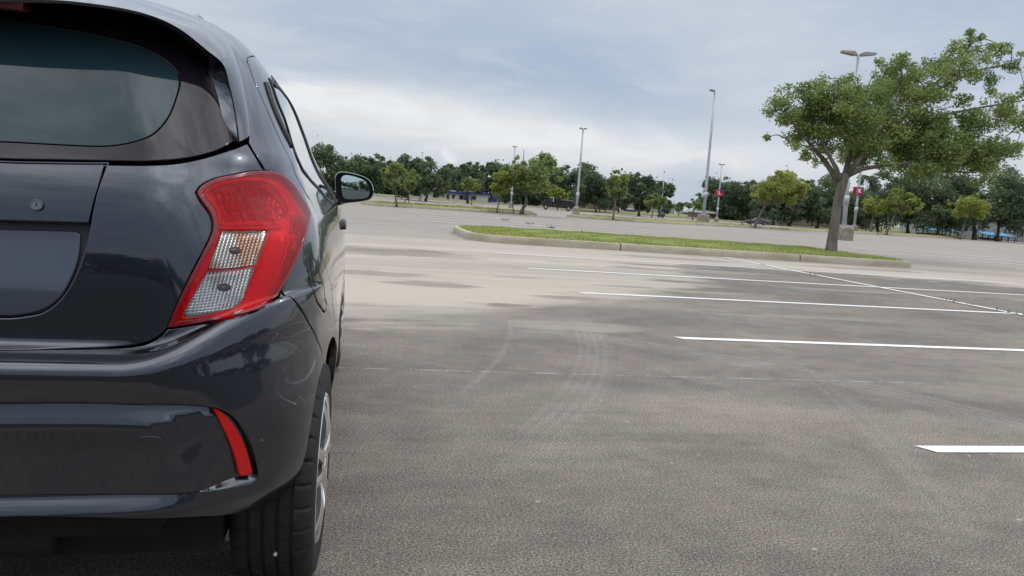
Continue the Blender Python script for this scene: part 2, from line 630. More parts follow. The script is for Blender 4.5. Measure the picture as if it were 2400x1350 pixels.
def panel(name, poly, m, parent, holes=(), gap=0.0014, bev=0.0022, depth=None, h=0.016, flange=0.022, mirror=False, both=False, edge_drop=0.0012, clip_centre=False, edge_w=None):
    """a sheet that follows the body inside poly (s, m), with rolled edges and a turned-in flange"""
    D = depth if depth is not None else (lambda s, mm: np.zeros_like(s))
    base = lambda s, mm: S(s, mm)
    def F(s, mm):
        n = normal_of(base, s, mm)
        return base(s, mm) + n * D(s, mm)[..., None]
    loops = [(poly, 1.0)] + [(hh, -1.0) for hh in holes]
    o_out = [inset(p, gap * sg) for p, sg in loops]
    o_in = [inset(p, (gap + bev) * sg) for p, sg in loops]
    # interior grid
    lo = o_in[0].min(0); hi = o_in[0].max(0)
    gx, gy = np.meshgrid(np.arange(lo[0] + h * 0.37, hi[0], h), np.arange(lo[1] + h * 0.41, hi[1], h))
    q = np.stack([gx.ravel(), gy.ravel()], 1)
    ok = inside(o_in[0], q)
    for hh in o_in[1:]: ok &= ~inside(hh, q)
    q = q[ok]
    for L in o_in:
        if len(q): q = q[dist_to(L, q) > 0.45 * h]
    pts = []; edges = []
    for L in o_in:
        k = len(pts)
        pts += [Vector(p) for p in L]
        edges += [(k + i, k + (i + 1) % len(L)) for i in range(len(L))]
    pts += [Vector(p) for p in q]
    v2, e2, f2, ov, oe, of = geometry.delaunay_2d_cdt(pts, edges, [], 0, 1e-7)
    P2 = np.array([tuple(v) for v in v2])
    T = np.array([tuple(f) for f in f2])
    cen = P2[T].mean(1)
    ok = inside(o_in[0], cen)
    for hh in o_in[1:]: ok &= ~inside(hh, cen)
    T = T[ok]
    # which output vertex stands for each loop vertex
    amap = {}
    for i, src in enumerate(ov):
        for j in src: amap[j] = i
    V = F(P2[:, 0], P2[:, 1]); N = normal_of(F, P2[:, 0], P2[:, 1])
    V = list(V); N = list(N); FA = [tuple(t) for t in T]
    k = 0
    for (L, sg), Lo, Li in zip(loops, o_out, o_in):
        n = len(L)
        so, mo = Lo[:, 0], Lo[:, 1]
        Po = F(so, mo); No = normal_of(F, so, mo)
        Pi = F(Li[:, 0], Li[:, 1])
        out = Po - Pi
        out -= (out * No).sum(1, keepdims=True) * No
        out /= np.maximum(np.linalg.norm(out, axis=1, keepdims=True), 1e-9)
        b0 = len(V)
        ew = np.ones((len(L), 1)) if edge_w is None else edge_w(L)[:, None]
        Nb = No * (1 - 0.25 * ew) + out * 0.66 * ew
        V += list(Po - No * edge_drop * ew); N += list(Nb / np.linalg.norm(Nb, axis=1, keepdims=True))
        f0 = len(V)
        V += list(Po - No * flange); N += list(out)
        g0 = len(V)
        V += list(Po - No * edge_drop * ew); N += list(out)
        for i in range(n):
            j = (i + 1) % n
            a, b = amap[k + i], amap[k + j]
            qd = (a, b0 + i, b0 + j, b) if sg > 0 else (b, b0 + j, b0 + i, a)
            if clip_centre and sg > 0 and abs(L[i][0]) < 2e-4 and abs(L[j][0]) < 2e-4: continue
            FA.append(qd)
            FA.append((g0 + i, f0 + i, f0 + j, g0 + j) if sg > 0 else (g0 + j, f0 + j, f0 + i, g0 + i))
        k += n
    V = np.array(V); N = np.array(N)
    def emit(V, N, FA):
        me = mesh(name, V, FA, m, True)
        me.normals_split_custom_set_from_vertices([tuple(x) for x in N])
        return link(name, me, parent)
    obs = []
    if not mirror or both: obs.append(emit(V, N, FA))
    if mirror or both:
        V2 = V.copy(); V2[:, 0] = 2 * XC - V2[:, 0]
        N2 = N.copy(); N2[:, 0] *= -1
        obs.append(emit(V2, N2, [f[::-1] for f in FA]))
    return obs[0] if len(obs) == 1 else obs


def const(d):
    return lambda s, mm: np.full_like(np.asarray(s, float), d)


def strip(name, pts, wdt, m, parent, d=0.0006, closed=False, tube=0.0, mirror=False, both=True, n=8):
    """a thin line or a round bead lying on the body along traced points"""
    sm = np.array(catmull([px_sm(p) for p in pts], 0.006))
    P = S(sm[:, 0], sm[:, 1]); N = normal_of(S, sm[:, 0], sm[:, 1])
    P = P + N * d
    mb = MB()
    if tube:
        mb.tube([Vector(p) for p in P], tube, n)
    else:
        T = np.gradient(P, axis=0); B = np.cross(N, T)
        B /= np.maximum(np.linalg.norm(B, axis=1, keepdims=True), 1e-9)
        w = np.full(len(P), wdt) if not hasattr(wdt, '__len__') else np.interp(np.linspace(0, 1, len(P)), np.linspace(0, 1, len(wdt)), wdt)
        V = np.concatenate([P - B * w[:, None] / 2, P + B * w[:, None] / 2, P - N * 0.002])
        k = len(P)
        Fc = [(i, i + 1, k + i + 1, k + i) for i in range(k - 1)]
        mb.add(V[:2 * k], Fc)
    obs = []
    if not mirror: obs.append(mb.build(name, m, parent, True))
    if mirror or both:
        m2 = MB(); m2.add([(2 * XC - v[0], v[1], v[2]) for v in mb.V], [f[::-1] for f in mb.F])
        obs.append(m2.build(name, m, parent, True))
    return obs


def paint_mat():
    m, t, b = mat("car_paint", (0.022, 0.029, 0.046), 0.28, 0.9, 1.0, 0.5, 0.02)
    b.inputs["Coat IOR"].default_value = 1.65
    co = t.node('ShaderNodeTexCoord').outputs['Object']
    n = t.noise(co, 1100, 1.0, 0.5)
    t.set(b.inputs['Base Color'], t.mix(t.smooth(n, 0.35, 0.75), (0.021, 0.026, 0.037), (0.046, 0.054, 0.075)))
    # a faint film of road dust
    d = t.noise(co, 6.0, 5.0, 0.65)
    t.set(b.inputs['Coat Roughness'], t.math('ADD', t.math('MULTIPLY', t.smooth(d, 0.3, 0.8), 0.05), 0.02))
    return m


PAINT = paint_mat()
BLACKGLASS = mat("black_ceramic_border", (0.013, 0.010, 0.015), 0.06, 0, 0.0, 0.5)[0]
def rear_glass():
    m, t, b = mat("tinted_glass", (0.020, 0.044, 0.052), 0.03, 0.0, 0.0, 0.42)
    return m
GLASS = rear_glass()
SIDEGLASS = mat("side_glass", (0.030, 0.040, 0.042), 0.02, 0.0, 0.6, 0.8)[0]
RUBBER = mat("black_rubber", (0.012, 0.012, 0.013), 0.55)[0]
RECESSBLACK = mat("recess_black", (0.010, 0.011, 0.014), 0.35)[0]
TRIM = mat("black_gloss_trim", (0.008, 0.008, 0.010), 0.12, 0, 0.5)[0]
DARKPLASTIC = noisy("dark_plastic", (0.010, 0.010, 0.011), (0.018, 0.018, 0.019), 8, 0.6)
GRILLEPAINT = PAINT
REFLECTOR = mat("red_reflector", (0.55, 0.006, 0.008), 0.3, 0, 0.1, 0.4)[0]
CHROME = mat("bright_metal", (0.75, 0.75, 0.76), 0.12, 1.0)[0]
LOCKMAT = mat("lock_metal", (0.16, 0.17, 0.18), 0.35, 0.8)[0]
PLATE = mat("blank_plate_plastic", (0.075, 0.085, 0.115), 0.22, 0.4, 0.6, 0.5)[0]
HANDLE = mat("handle_black", (0.012, 0.012, 0.014), 0.32)[0]
UNDER = mat("underbody_black", (0.006, 0.006, 0.006), 0.9)[0]


def lens_mat(name, tint, scatter=None, amount=0.0):
    """clear or tinted lamp cover: light passes straight through the tint, the surface is glossy"""
    m = bpy.data.materials.new(name)
    m.use_nodes = True
    t = NT(m.node_tree)
    tr = t.node('ShaderNodeBsdfTransparent'); t.set(tr.inputs[0], tint)
    body = tr.outputs[0]
    if scatter:
        df = t.node('ShaderNodeBsdfDiffuse'); t.set(df.inputs[0], scatter)
        m1 = t.node('ShaderNodeMixShader'); m1.inputs[0].default_value = amount
        t.set(m1.inputs[1], tr.outputs[0]); t.set(m1.inputs[2], df.outputs[0]); body = m1.outputs[0]
    gl = t.node('ShaderNodeBsdfGlossy'); gl.inputs['Roughness'].default_value = 0.03
    fr = t.node('ShaderNodeFresnel'); fr.inputs[0].default_value = 1.45
    mx = t.node('ShaderNodeMixShader')
    t.set(mx.inputs[0], fr.outputs[0]); t.set(mx.inputs[1], body); t.set(mx.inputs[2], gl.outputs[0])
    o = t.node('ShaderNodeOutputMaterial'); t.set(o.inputs[0], mx.outputs[0])
    return m


REDLENS = lens_mat("red_lens", (1.0, 0.035, 0.06), (0.97, 0.004, 0.014), 0.15)
CLEARLENS = lens_mat("clear_lens", (0.93, 0.94, 0.93))


def facet_mat(name, base, rough, metal, scale, kind='grid', ambr=False):
    m, t, b = mat(name, base, rough, metal)
    co = t.node('ShaderNodeTexCoord').outputs['Object']
    x, y, z = t.xyz(co)
    if kind == 'grid':
        # upright and level prism ribs of a pressed lamp lens
        gx = t.math('PINGPONG', t.math('MULTIPLY', t.math('ADD', x, t.math('MULTIPLY', z, -0.18)), scale), 0.5)
        gz = t.math('PINGPONG', t.math('MULTIPLY', t.math('ADD', z, t.math('MULTIPLY', x, -0.12)), scale * 1.15), 0.5)
        hgt = t.math('MAXIMUM', t.math('POWER', gx, 0.7), t.math('POWER', gz, 0.7))
        bump(t, b, hgt, 0.7, 0.004)
        n = t.noise(co, 22, 2.0)
        line = t.math('MULTIPLY', t.smooth(gx, 0.03, 0.12), t.smooth(gz, 0.03, 0.12))
        dark = tuple(c * 0.6 for c in base)
        c = t.mix(line, dark, base)
        if ambr:
            c = t.mix(t.math('MULTIPLY', t.smooth(n, 0.40, 0.62), 0.75), c, (0.62, 0.27, 0.10))
        else:
            c = t.mix(t.math('MULTIPLY', t.smooth(n, 0.45, 0.65), 0.45), c, (0.25, 0.27, 0.28))
        t.set(b.inputs['Base Color'], c)
    else:
        v = t.node('ShaderNodeTexVoronoi'); t.set(v.inputs['Vector'], co); v.inputs['Scale'].default_value = scale
        bump(t, b, v.outputs['Distance'], 0.5, 0.006)
        t.set(b.inputs['Base Color'], t.mix(t.smooth(v.outputs['Distance'], 0.1, 0.6), base, tuple(c * 0.80 for c in base)))
    return m


HOUSING = facet_mat("lamp_housing", (0.50, 0.40, 0.42), 0.28, 0.35, 80, 'cells')
HOUSING_DARK = mat("lamp_housing_plain", (0.96, 0.93, 0.93), 0.38, 0.35)[0]
BEZEL = mat("lamp_bezel", (0.20, 0.003, 0.012), 0.15, 0, 0.3)[0]
RING = mat("lamp_light_guide", (0.95, 0.80, 0.82), 0.25)[0]
PRISM = facet_mat("lamp_prisms", (0.96, 0.97, 0.97), 0.16, 0.75, 150)
PRISM_AMBER = facet_mat("lamp_prisms_amber", (0.96, 0.92, 0.88), 0.16, 0.75, 150, 'grid', True)
BULB = mat("lamp_bulb", (0.22, 0.20, 0.19), 0.2, 0.3)[0]


def tyre_mat():
    m, t, b = mat("tyre_rubber", (0.012, 0.012, 0.012), 0.75)
    co = t.node('ShaderNodeTexCoord').outputs['Object']
    n = t.noise(co, 30, 5.0, 0.65)
    t.set(b.inputs['Base Color'], t.mix(t.smooth(n, 0.45, 0.8), (0.008, 0.008, 0.008), (0.022, 0.020, 0.019)))
    bump(t, b, t.noise(co, 260, 3.0), 0.25, 0.002)
    return m


TYRE = tyre_mat()
ALLOY = mat("alloy_rim", (0.86, 0.86, 0.87), 0.16, 0.95)[0]
ALLOY_DARK = mat("alloy_rim_dark", (0.05, 0.05, 0.052), 0.4, 0.6)[0]
MIRRORGLASS = mat("mirror_glass", (0.62, 0.72, 0.72), 0.01, 1.0)[0]


# ------------------------------------------------------------------ the parked hatchback
car = empty("parked_car", (XC, 3.3, 0.0))
tag(car, "dark blue-grey hatchback with a large red and clear tail light", "car")
car['world_laid'] = 1


LIGHT_IN = [(632, 400), (587, 402), (546, 410), (499, 421), (469, 438), (460, 451), (469, 470), (490, 499), (498, 520), (498, 540), (490, 562), (451, 638), (425, 692), (392, 768)]
LIGHT_OUT = [(632, 400), (653, 405), (676, 421), (700, 451), (718, 481), (727, 502), (725, 520), (715, 558), (694, 611), (676, 647), (656, 680)]
LIGHT_LOW = [(656, 680), (641, 702), (617, 719), (587, 732), (546, 743), (499, 753), (439, 762), (392, 768)]
SEAM = [(656, 680), (680, 694), (701, 718), (718, 746), (739, 784), (754, 823), (759, 850)]
AXR, AXF, ARCH = 2.05, 4.435, 0.335


def arch(yc, a0, a1, n=12, r=ARCH):
    """points of a wheel arch, angles in degrees measured from rearward, over the top, to forward"""
    return [('d', yc - r * math.cos(R(a0 + (a1 - a0) * i / n)), 0.30 + r * math.sin(R(a0 + (a1 - a0) * i / n))) for i in range(n + 1)]


def sm_arch(yc, a0, a1, n=12, r=ARCH):
    return arch(yc, a0, a1, n, r)


SPOIL = [(440, 44), (480, 60), (510, 80), (532, 97), (555, 142), (569, 190), (577, 232), (583, 275), (585, 311)]
# hatch glass with its black border
glass_poly = outline([[('c', 0, 1.044), (0, 374), (130, 377), (245, 379), (350, 380), (430, 374), (500, 358), (545, 336), (558, 329)],
                      [(558, 329), (556, 290), (545, 235), (530, 190), (505, 140)], [(505, 140), ('c', 0.36, 1.385), ('c', 0.2, 1.395), ('c', 0, 1.397)]], half=True)
inner = outline([[('c', 0, 1.066), (0, 331), (100, 336), (200, 341), (255, 341), (310, 332), (355, 315), (390, 278), (412, 225), (418, 185), (405, 160), (350, 122), (250, 92), (100, 62), ('c', 0, 1.335)]], half=True)
hatch = panel("hatch", outline([[('c', 0, 1.040), (0, 380), (130, 383), (245, 385), (350, 386), (430, 380), (510, 361), (560, 343), (581, 336)],
                                [(581, 336), (600, 367), (619, 401)], [(619, 401)] + LIGHT_IN[1:],
                                [(392, 768), (375, 786), (350, 800), (310, 809), (250, 813), (120, 816), (0, 818), ('c', 0, 0.693)]], half=True),
              PAINT, car, holes=[outline([[('c', 0, 1.037), (0, 381), (130, 384), (248, 385)], [(248, 385), (236, 420), (223, 462), (210, 530), (196, 590), (180, 635), (160, 675), (130, 712), (100, 732), (60, 741), (0, 745), ('c', 0, 0.772)]], half=True)], gap=0.0012, h=0.012, bev=0.0030, edge_drop=0.0018)
panel("rear_window_border", glass_poly, BLACKGLASS, hatch, holes=[inner], gap=0.0025, depth=const(0.0015), h=0.014)
panel("rear_window", inner, GLASS, hatch, gap=-0.0005, bev=0.001, depth=const(0.0012), h=0.014, edge_drop=0.0)
# handle panel above the number plate
hp = outline([[('c', 0, 1.037), (0, 381), (130, 384), (244, 385)], [(247, 384), (235.6, 420), (222.6, 462), (209, 523)], [(209, 523), (100, 520), (0, 517), ('c', 0, 0.928)]], half=True)
handle_panel = panel("handle_panel", hp, PAINT, hatch, gap=0.0008, depth=const(0.0005), flange=0.03)
recess = outline([[('c', 0, 0.935), (0, 512), (100, 515), (206, 518)], [(206, 518), (196, 590), (180, 635), (160, 675), (130, 712), (100, 732), (60, 741), (0, 745), ('c', 0, 0.772)]], half=True)
mtop, mbot = px_sm((100, 525))[1], px_sm((60, 741))[1]
panel("plate_recess", recess, RECESSBLACK, hatch, gap=0.0, bev=0.001, edge_drop=0.0, depth=lambda s, mm: -0.030 + 0.016 * sstep(mtop, mbot, mm), h=0.012)
plate = outline([[('c', 0, 0.912), (0, 535), (90, 537), (160, 539)], [(160, 539), (173, 541), (179, 549), (179, 570), (176, 605), (165, 645), (145, 687), (120, 713), (92, 728), (60, 736), (0, 740), ('c', 0, 0.777)]], half=True)
panel("blank_plate", plate, PLATE, hatch, gap=0.0, bev=0.003, edge_drop=0.002, depth=lambda s, mm: -0.024 + 0.017 * sstep(mtop, mbot + 0.01, mm), h=0.012, flange=0.006)

# lock barrel
lk, lh = cast(CAM, ray(88, 481))
ln = normal_of(S, lk[0], lk[1])
mb = MB()
mb.lathe([(0.0, 0.001), (0.0082, 0.001), (0.0088, 0.0022), (0.0104, 0.0022), (0.0112, 0.0008), (0.0116, -0.004)][::-1], 28)
lock = mb.build("lock", LOCKMAT, hatch)
lock.matrix_basis = Matrix.Translation(Vector(lh + ln * 0.0050)) @ Vector(ln).to_track_quat('Z', 'Y').to_matrix().to_4x4()
auto_smooth(lock)
mb = MB(); mb.box(-0.0010, 0.0010, -0.0038, 0.0040, 0.0005, 0.0014)
ks = mb.build("keyhole", UNDER, hatch); ks.matrix_basis = lock.matrix_basis.copy()

# bumper with its recessed lower face
rtop = [('c', 0, 0.606), (0, 945), (200, 945), (400, 948), (470, 952), (505, 957)]
rright = [(505, 957), (530, 967), (556, 989), (578, 1022), (592, 1056), (602, 1097), (605, 1118)]
rlow = [(605, 1118), (596, 1130), (560, 1140), (505, 1149), (465, 1153)]
rlow2 = [(465, 1153), (300, 1157), (100, 1159), (0, 1160), ('c', 0, 0.432)]
rec = outline([rtop, rright, rlow, rlow2], half=True)
bump_top = [('c', 0, 0.6905), (0, 821), (120, 819), (250, 816), (310, 812), (352, 803), (378, 788), (394, 771)]
bump_edge = [(755, 866), (748, 890), (742, 920), (735, 960), (728, 1005), (720, 1050), (711, 1085), (700, 1110), (684, 1136), (664, 1156), (640, 1175)]
_r2 = np.array(catmull([px_sm(p) for p in rlow2], 0.01))
def low_edge(L):
    q = np.stack([np.abs(L[:, 0]), L[:, 1]], 1)
    return sstep(0.004, 0.03, dist_to(_r2, q, False))
bumper = panel("bumper", outline([bump_top, [(394, 771), (439, 765), (499, 756), (546, 746), (587, 735), (617, 722), (643, 705), (659, 684)],
                                  [(659, 684)] + SEAM[1:] + [bump_edge[0]], bump_edge, [bump_edge[-1], (600, 1193), (545, 1206), (470, 1212), (350, 1217), (0, 1213), ('c', 0, 0.370)]], half=True),
               PAINT, car, holes=[rec], h=0.011, gap=0.0012, edge_w=low_edge)
_rt = np.array(catmull([px_sm(p) for p in rtop], 0.01)); _rr = np.array(catmull([px_sm(p) for p in rright], 0.01)); _rl = np.array(catmull([px_sm(p) for p in rlow[:3]], 0.01))
_tp = np.polyfit(_rt[:, 0], _rt[:, 1], 4); _smax = _rt[:, 0].max()
def rec_depth(s, mm):
    a = np.abs(np.asarray(s, float)).ravel(); q = np.stack([a, np.asarray(mm, float).ravel()], 1)
    dt = np.maximum(np.polyval(_tp, np.minimum(q[:, 0], _smax)) - q[:, 1], 0); dr = dist_to(_rr, q, False)
    d = np.maximum(1 - sstep(0.0, 0.055, dt), 0.75 * (1 - sstep(0.03, 0.16, dr)))
    return (-0.021 * d - 0.001).reshape(np.shape(s))
rp = panel("bumper_recess", rec, PAINT, bumper, gap=-0.0004, bev=0.0008, edge_drop=0.0, depth=rec_depth, h=0.010, edge_w=low_edge)
refl = outline([[(499, 954), (523, 965), (550, 994), (572, 1030), (586, 1063), (599, 1109)], [(599, 1109), (594, 1115), (582, 1119), (565, 1120)], [(565, 1120), (556, 1083), (541, 1040), (522, 1000), (499, 954)]], 0.006)
for o in panel("rear_reflector", refl, REFLECTOR, bumper, both=True, depth=const(-0.006), h=0.008, flange=0.014):
    o['label'] = "curved red reflector"
wtop = [(465, 1153), (500, 1141), (540, 1128), (566, 1121), (590, 1118), (600, 1112)]
wlow = [(600, 1112), (605, 1119), (597, 1130), (560, 1140), (505, 1149), (465, 1153)]
_wt = np.array(catmull([px_sm(p) for p in wtop], 0.004)); _wl = np.array(catmull([px_sm(p) for p in wlow], 0.004))
def wedge_depth(s, mm):
    q = np.stack([np.abs(np.asarray(s, float)).ravel(), np.asarray(mm, float).ravel()], 1)
    a, b_ = dist_to(_wl, q, False), dist_to(_wt, q, False)
    return (-0.0205 * a / (a + b_ + 1e-5) + 0.0006).reshape(np.shape(s))
panel("recess_ledge", outline([wtop, wlow], 0.005), PAINT, bumper, gap=0.0, bev=0.0006, edge_drop=0.0, depth=wedge_depth, h=0.005, flange=0.004, both=True)
tow = outline([[(322, 1030), (330, 1025), (375, 1026), (384, 1034), (389, 1050), (388, 1072), (382, 1080), (335, 1081), (323, 1074), (320, 1050), (322, 1030)]], 0.006)
panel("tow_hook_cover", tow, PAINT, bumper, gap=0.0, bev=0.0012, depth=const(0.0004), edge_drop=0.0016, h=0.008, flange=0.004)
SCR = mat("scuff", (0.22, 0.22, 0.23), 0.6)[0]
strip("scuff_mark", [(698, 927), (706, 931), (712, 941), (715, 952)], [0.0006, 0.0014, 0.0012, 0.0006], SCR, bumper, both=False)
strip("scuff_mark", [(607, 1035), (612, 1030), (618, 1033)], [0.0006, 0.0016, 0.0006], SCR, bumper, both=False)

# tail lights
lamp_poly = outline([LIGHT_IN[::-1], LIGHT_OUT, LIGHT_LOW], 0.008)
UP = [[(519, 542), (570, 542), (626, 542)], [(626, 542), (615, 580), (598, 622)], [(598, 622), (545, 629), (487, 633)], [(487, 633), (501, 590), (519, 542)]]
LO = [[(485, 635), (540, 632), (597, 625)], [(597, 625), (585, 657), (571, 695), (560, 713), (545, 722)], [(545, 722), (500, 733), (445, 742), (431, 741), (430, 734)], [(430, 734), (452, 695), (485, 635)]]
up_poly = outline(UP, 0.006); lo_poly = outline(LO, 0.006)
TOPZ = [[(517, 519), (655, 519)], [(655, 519), (672, 505), (674, 490), (655, 462), (636, 439), (616, 427)], [(616, 427), (572, 426), (530, 433), (492, 446)], [(492, 446), (495, 462), (510, 484), (517, 519)]]
BAND = [[(636, 548), (674, 545)], [(674, 545), (665, 602), (644, 641), (599, 664)], [(599, 664), (614, 630), (636, 548)]]
ORNG = [[(690, 501), (726, 503)], [(726, 503), (714, 556), (693, 608), (663, 654)], [(663, 654), (675, 590), (690, 501)]]
for mi in (False, True):
    tl = panel("tail_light", lamp_poly, REDLENS, car, holes=[up_poly, lo_poly], gap=0.0008, bev=0.003, edge_drop=0.0022, depth=const(0.004), h=0.010, mirror=mi, flange=0.006)
    if mi: tl['label'] = "red tail light with clear sections on the far side"
    panel("lamp_housing", inset(lamp_poly, 0.005), HOUSING_DARK, tl, gap=0.0, bev=0.002, edge_drop=-0.010, depth=const(-0.011), h=0.012, mirror=mi, flange=0.02)
    panel("lamp_bezel", inset(lamp_poly, 0.0010), BEZEL, tl, holes=[inset(lamp_poly, 0.0110)], gap=0.0, bev=0.002, edge_drop=0.001, depth=const(0.0046), h=0.03, mirror=mi, flange=0.002)
    panel("brake_reflector", outline(TOPZ, 0.006), HOUSING, tl, gap=0.0, bev=0.004, edge_drop=0.004, depth=const(-0.007), h=0.008, mirror=mi, flange=0.006)
    panel("light_band", outline(BAND, 0.006), HOUSING_DARK, tl, gap=0.0, bev=0.003, edge_drop=0.004, depth=const(-0.008), h=0.008, mirror=mi, flange=0.006)
    panel("side_marker", outline(ORNG, 0.006), HOUSING, tl, gap=0.0, bev=0.002, edge_drop=0.002, depth=const(-0.005), h=0.008, mirror=mi, flange=0.006)
    rg = [(479, 451), (487, 442), (528, 427), (573, 420), (617, 421), (641, 433), (659, 457), (676, 484), (679, 498), (666, 515), (653, 522), (585, 522), (516, 522), (515, 504), (507, 484), (493, 466), (479, 451)]
    strip("light_guide", rg, 0, RING, tl, d=-0.003, tube=0.0050, mirror=mi, both=False)
    strip("light_guide", [(512, 533), (600, 533), (668, 530)], 0, RING, tl, d=-0.004, tube=0.0036, mirror=mi, both=False)
    strip("light_guide", [(636, 545), (622, 600), (597, 668), (640, 652), (668, 608), (680, 545)], 0, RING, tl, d=-0.005, tube=0.0026, mirror=mi, both=False)
    for pz, cm, nm, bc in ((up_poly, PRISM_AMBER, "indicator_lens", (553, 586)), (lo_poly, PRISM, "reversing_lens", (527, 673))):
        cl = panel(nm, pz, CLEARLENS, tl, gap=0.0004, bev=0.0025, edge_drop=0.0012, depth=const(0.004), h=0.010, mirror=mi, flange=0.004)
        panel("prism_plate", inset(pz, 0.0015), cm, tl, gap=0.0, bev=0.002, edge_drop=-0.004, depth=const(-0.004), h=0.007, mirror=mi, flange=0.012)
        q, hp_ = cast(CAM, ray(*bc)); nb = normal_of(S, q[0], q[1])
        bb = MB(); bb.lathe([(0.0, 0.010), (0.008, 0.008), (0.011, 0.003), (0.012, -0.004)][::-1], 20)
        ob = bb.build("bulb", BULB, tl, True)
        Mx = Matrix.Translation(Vector(hp_ - nb * 0.006)) @ Vector(nb).to_track_quat('Z', 'Y').to_matrix().to_4x4() @ Matrix.Diagonal((1.25, 0.75, 1, 1))
        if mi: Mx = Matrix.Translation((2 * XC, 0, 0)) @ Matrix.Diagonal((-1, 1, 1, 1)) @ Mx
        ob.matrix_basis = Mx

# body sides, roof and bonnet
door_rear_seam = [(580, 146), (594, 184), (612, 225), (640, 290), (668, 350), (690, 400), (715, 450), (735, 485), (745, 505), (750, 570), (762, 620), (778, 690), (784, 745)]
fuel_poly = outline([[(721, 592), (729, 594), (739, 614), (751, 647), (761, 690), (766, 716), (763, 730), (753, 722), (740, 698), (728, 660), (721, 625), (721, 592)]], 0.006)
YB = 3.06
ar2 = sm_arch(AXR, 165, 196, 6)
rear_door_poly = outline([door_rear_seam, [door_rear_seam[-1], ('d', 2.335, 0.50), ar2[0], ar2[3], ('d', 2.40, 0.24)], [('d', 2.40, 0.24), ('d', YB - 0.002, 0.225)],
                          [('d', YB - 0.002, 0.225), ('d', YB - 0.002, 0.6), ('d', YB - 0.002, 1.0), ('d', YB - 0.03, 1.385)], [('d', YB - 0.03, 1.385), ('d', 2.75, 1.39), ('d', 2.4, 1.375), ('d', 2.2, 1.362), (600, 130), (580, 136), (580, 146)]], 0.012)
front_door_poly = outline([[('d', YB + 0.002, 0.225), ('d', YB + 0.002, 0.6), ('d', YB + 0.002, 1.0), ('d', YB - 0.026, 1.385)], [('d', YB - 0.026, 1.385), ('d', 3.25, 1.345), ('d', 3.5, 1.245), ('d', 3.75, 1.125), ('d', 3.93, 1.03)],
                           [('d', 3.93, 1.03), ('d', 4.02, 0.93), ('d', 4.03, 0.7), ('d', 4.0, 0.4), ('d', 3.93, 0.225)], [('d', 3.93, 0.225), ('d', 3.5, 0.225), ('d', YB + 0.002, 0.225)]], 0.012)
a1 = sm_arch(AXR, 64, 196, 20)
a2 = sm_arch(AXF, -14, 194, 26)
mz = lambda z: float(np.interp(z, ROWS[:, 0], MROW))
body_poly = outline([[('sm', 0.0, mz(1.452)), (440, 44)] if False else [('sm', 0.0, mz(1.440)), ('sm', 0.2, mz(1.438)), ('sm', 0.40, mz(1.42)), (480, 60)], [(480, 60), (510, 80), (532, 97), (555, 142), (569, 190), (577, 232), (583, 275), (585, 311), (584, 334)],
                     [(584, 334), (602, 366), (622, 399)], [(622, 399)] + LIGHT_OUT[1:-1] + [(660, 681)], [(660, 681)] + SEAM[1:] + [a1[0]], a1, [a1[-1], ('d', 2.42, 0.20)], [('d', 2.42, 0.20), ('d', 4.08, 0.20)], [('d', 4.08, 0.20), a2[0]], a2,
                     [a2[-1], ('sm', S3 + 0.2, mz(0.19)), ('sm', S5, mz(0.19))], [('sm', S5, mz(0.19)), ('sm', S5, MMAX)], [('sm', S5, MMAX), ('sm', 0.0, MMAX)], [('sm', 0.0, MMAX), ('sm', 0.0, mz(1.440))]], 0.014)
wind_poly = None
body = panel("body", body_poly, PAINT, car, holes=[rear_door_poly, front_door_poly, fuel_poly], both=True, h=0.020, gap=0.0010)
panel("fuel_door", fuel_poly, PAINT, car, gap=0.0014, h=0.010, both=True)
slot = outline([[(619, 192), (624, 193), (640, 240), (660, 290), (676, 328), (684, 348)], [(684, 348), (668, 318), (648, 275), (630, 228), (619, 192)]], 0.006)
rear_win = outline([[(631, 186), (650, 240), (676, 310), (698, 376), (720, 414), (738, 434)], [(738, 434), ('d', 2.65, 0.985), ('d', YB - 0.09, 0.975)], [('d', YB - 0.09, 0.975), ('d', YB - 0.10, 1.335)], [('d', YB - 0.10, 1.335), ('d', 2.6, 1.335), ('d', 2.3, 1.310), (652, 188), (640, 184), (631, 186)]], 0.010)
front_win = outline([[('d', YB + 0.05, 0.975), ('d', YB + 0.04, 1.34)], [('d', YB + 0.04, 1.34), ('d', 3.28, 1.30), ('d', 3.55, 1.185), ('d', 3.75, 1.08), ('d', 3.86, 1.005)], [('d', 3.86, 1.005), ('d', 3.86, 0.965)], [('d', 3.86, 0.965), ('d', YB + 0.05, 0.975)]], 0.010)
pil_r = outline([[('d', YB - 0.082, 0.978), ('d', YB - 0.006, 0.978)], [('d', YB - 0.006, 0.978), ('d', YB - 0.028, 1.345)], [('d', YB - 0.028, 1.345), ('d', YB - 0.095, 1.338)]], 0.012)
pil_f = outline([[('d', YB + 0.006, 0.978), ('d', YB + 0.046, 0.978)], [('d', YB + 0.046, 0.978), ('d', YB + 0.036, 1.340)], [('d', YB + 0.036, 1.340), ('d', YB - 0.016, 1.345)]], 0.012)
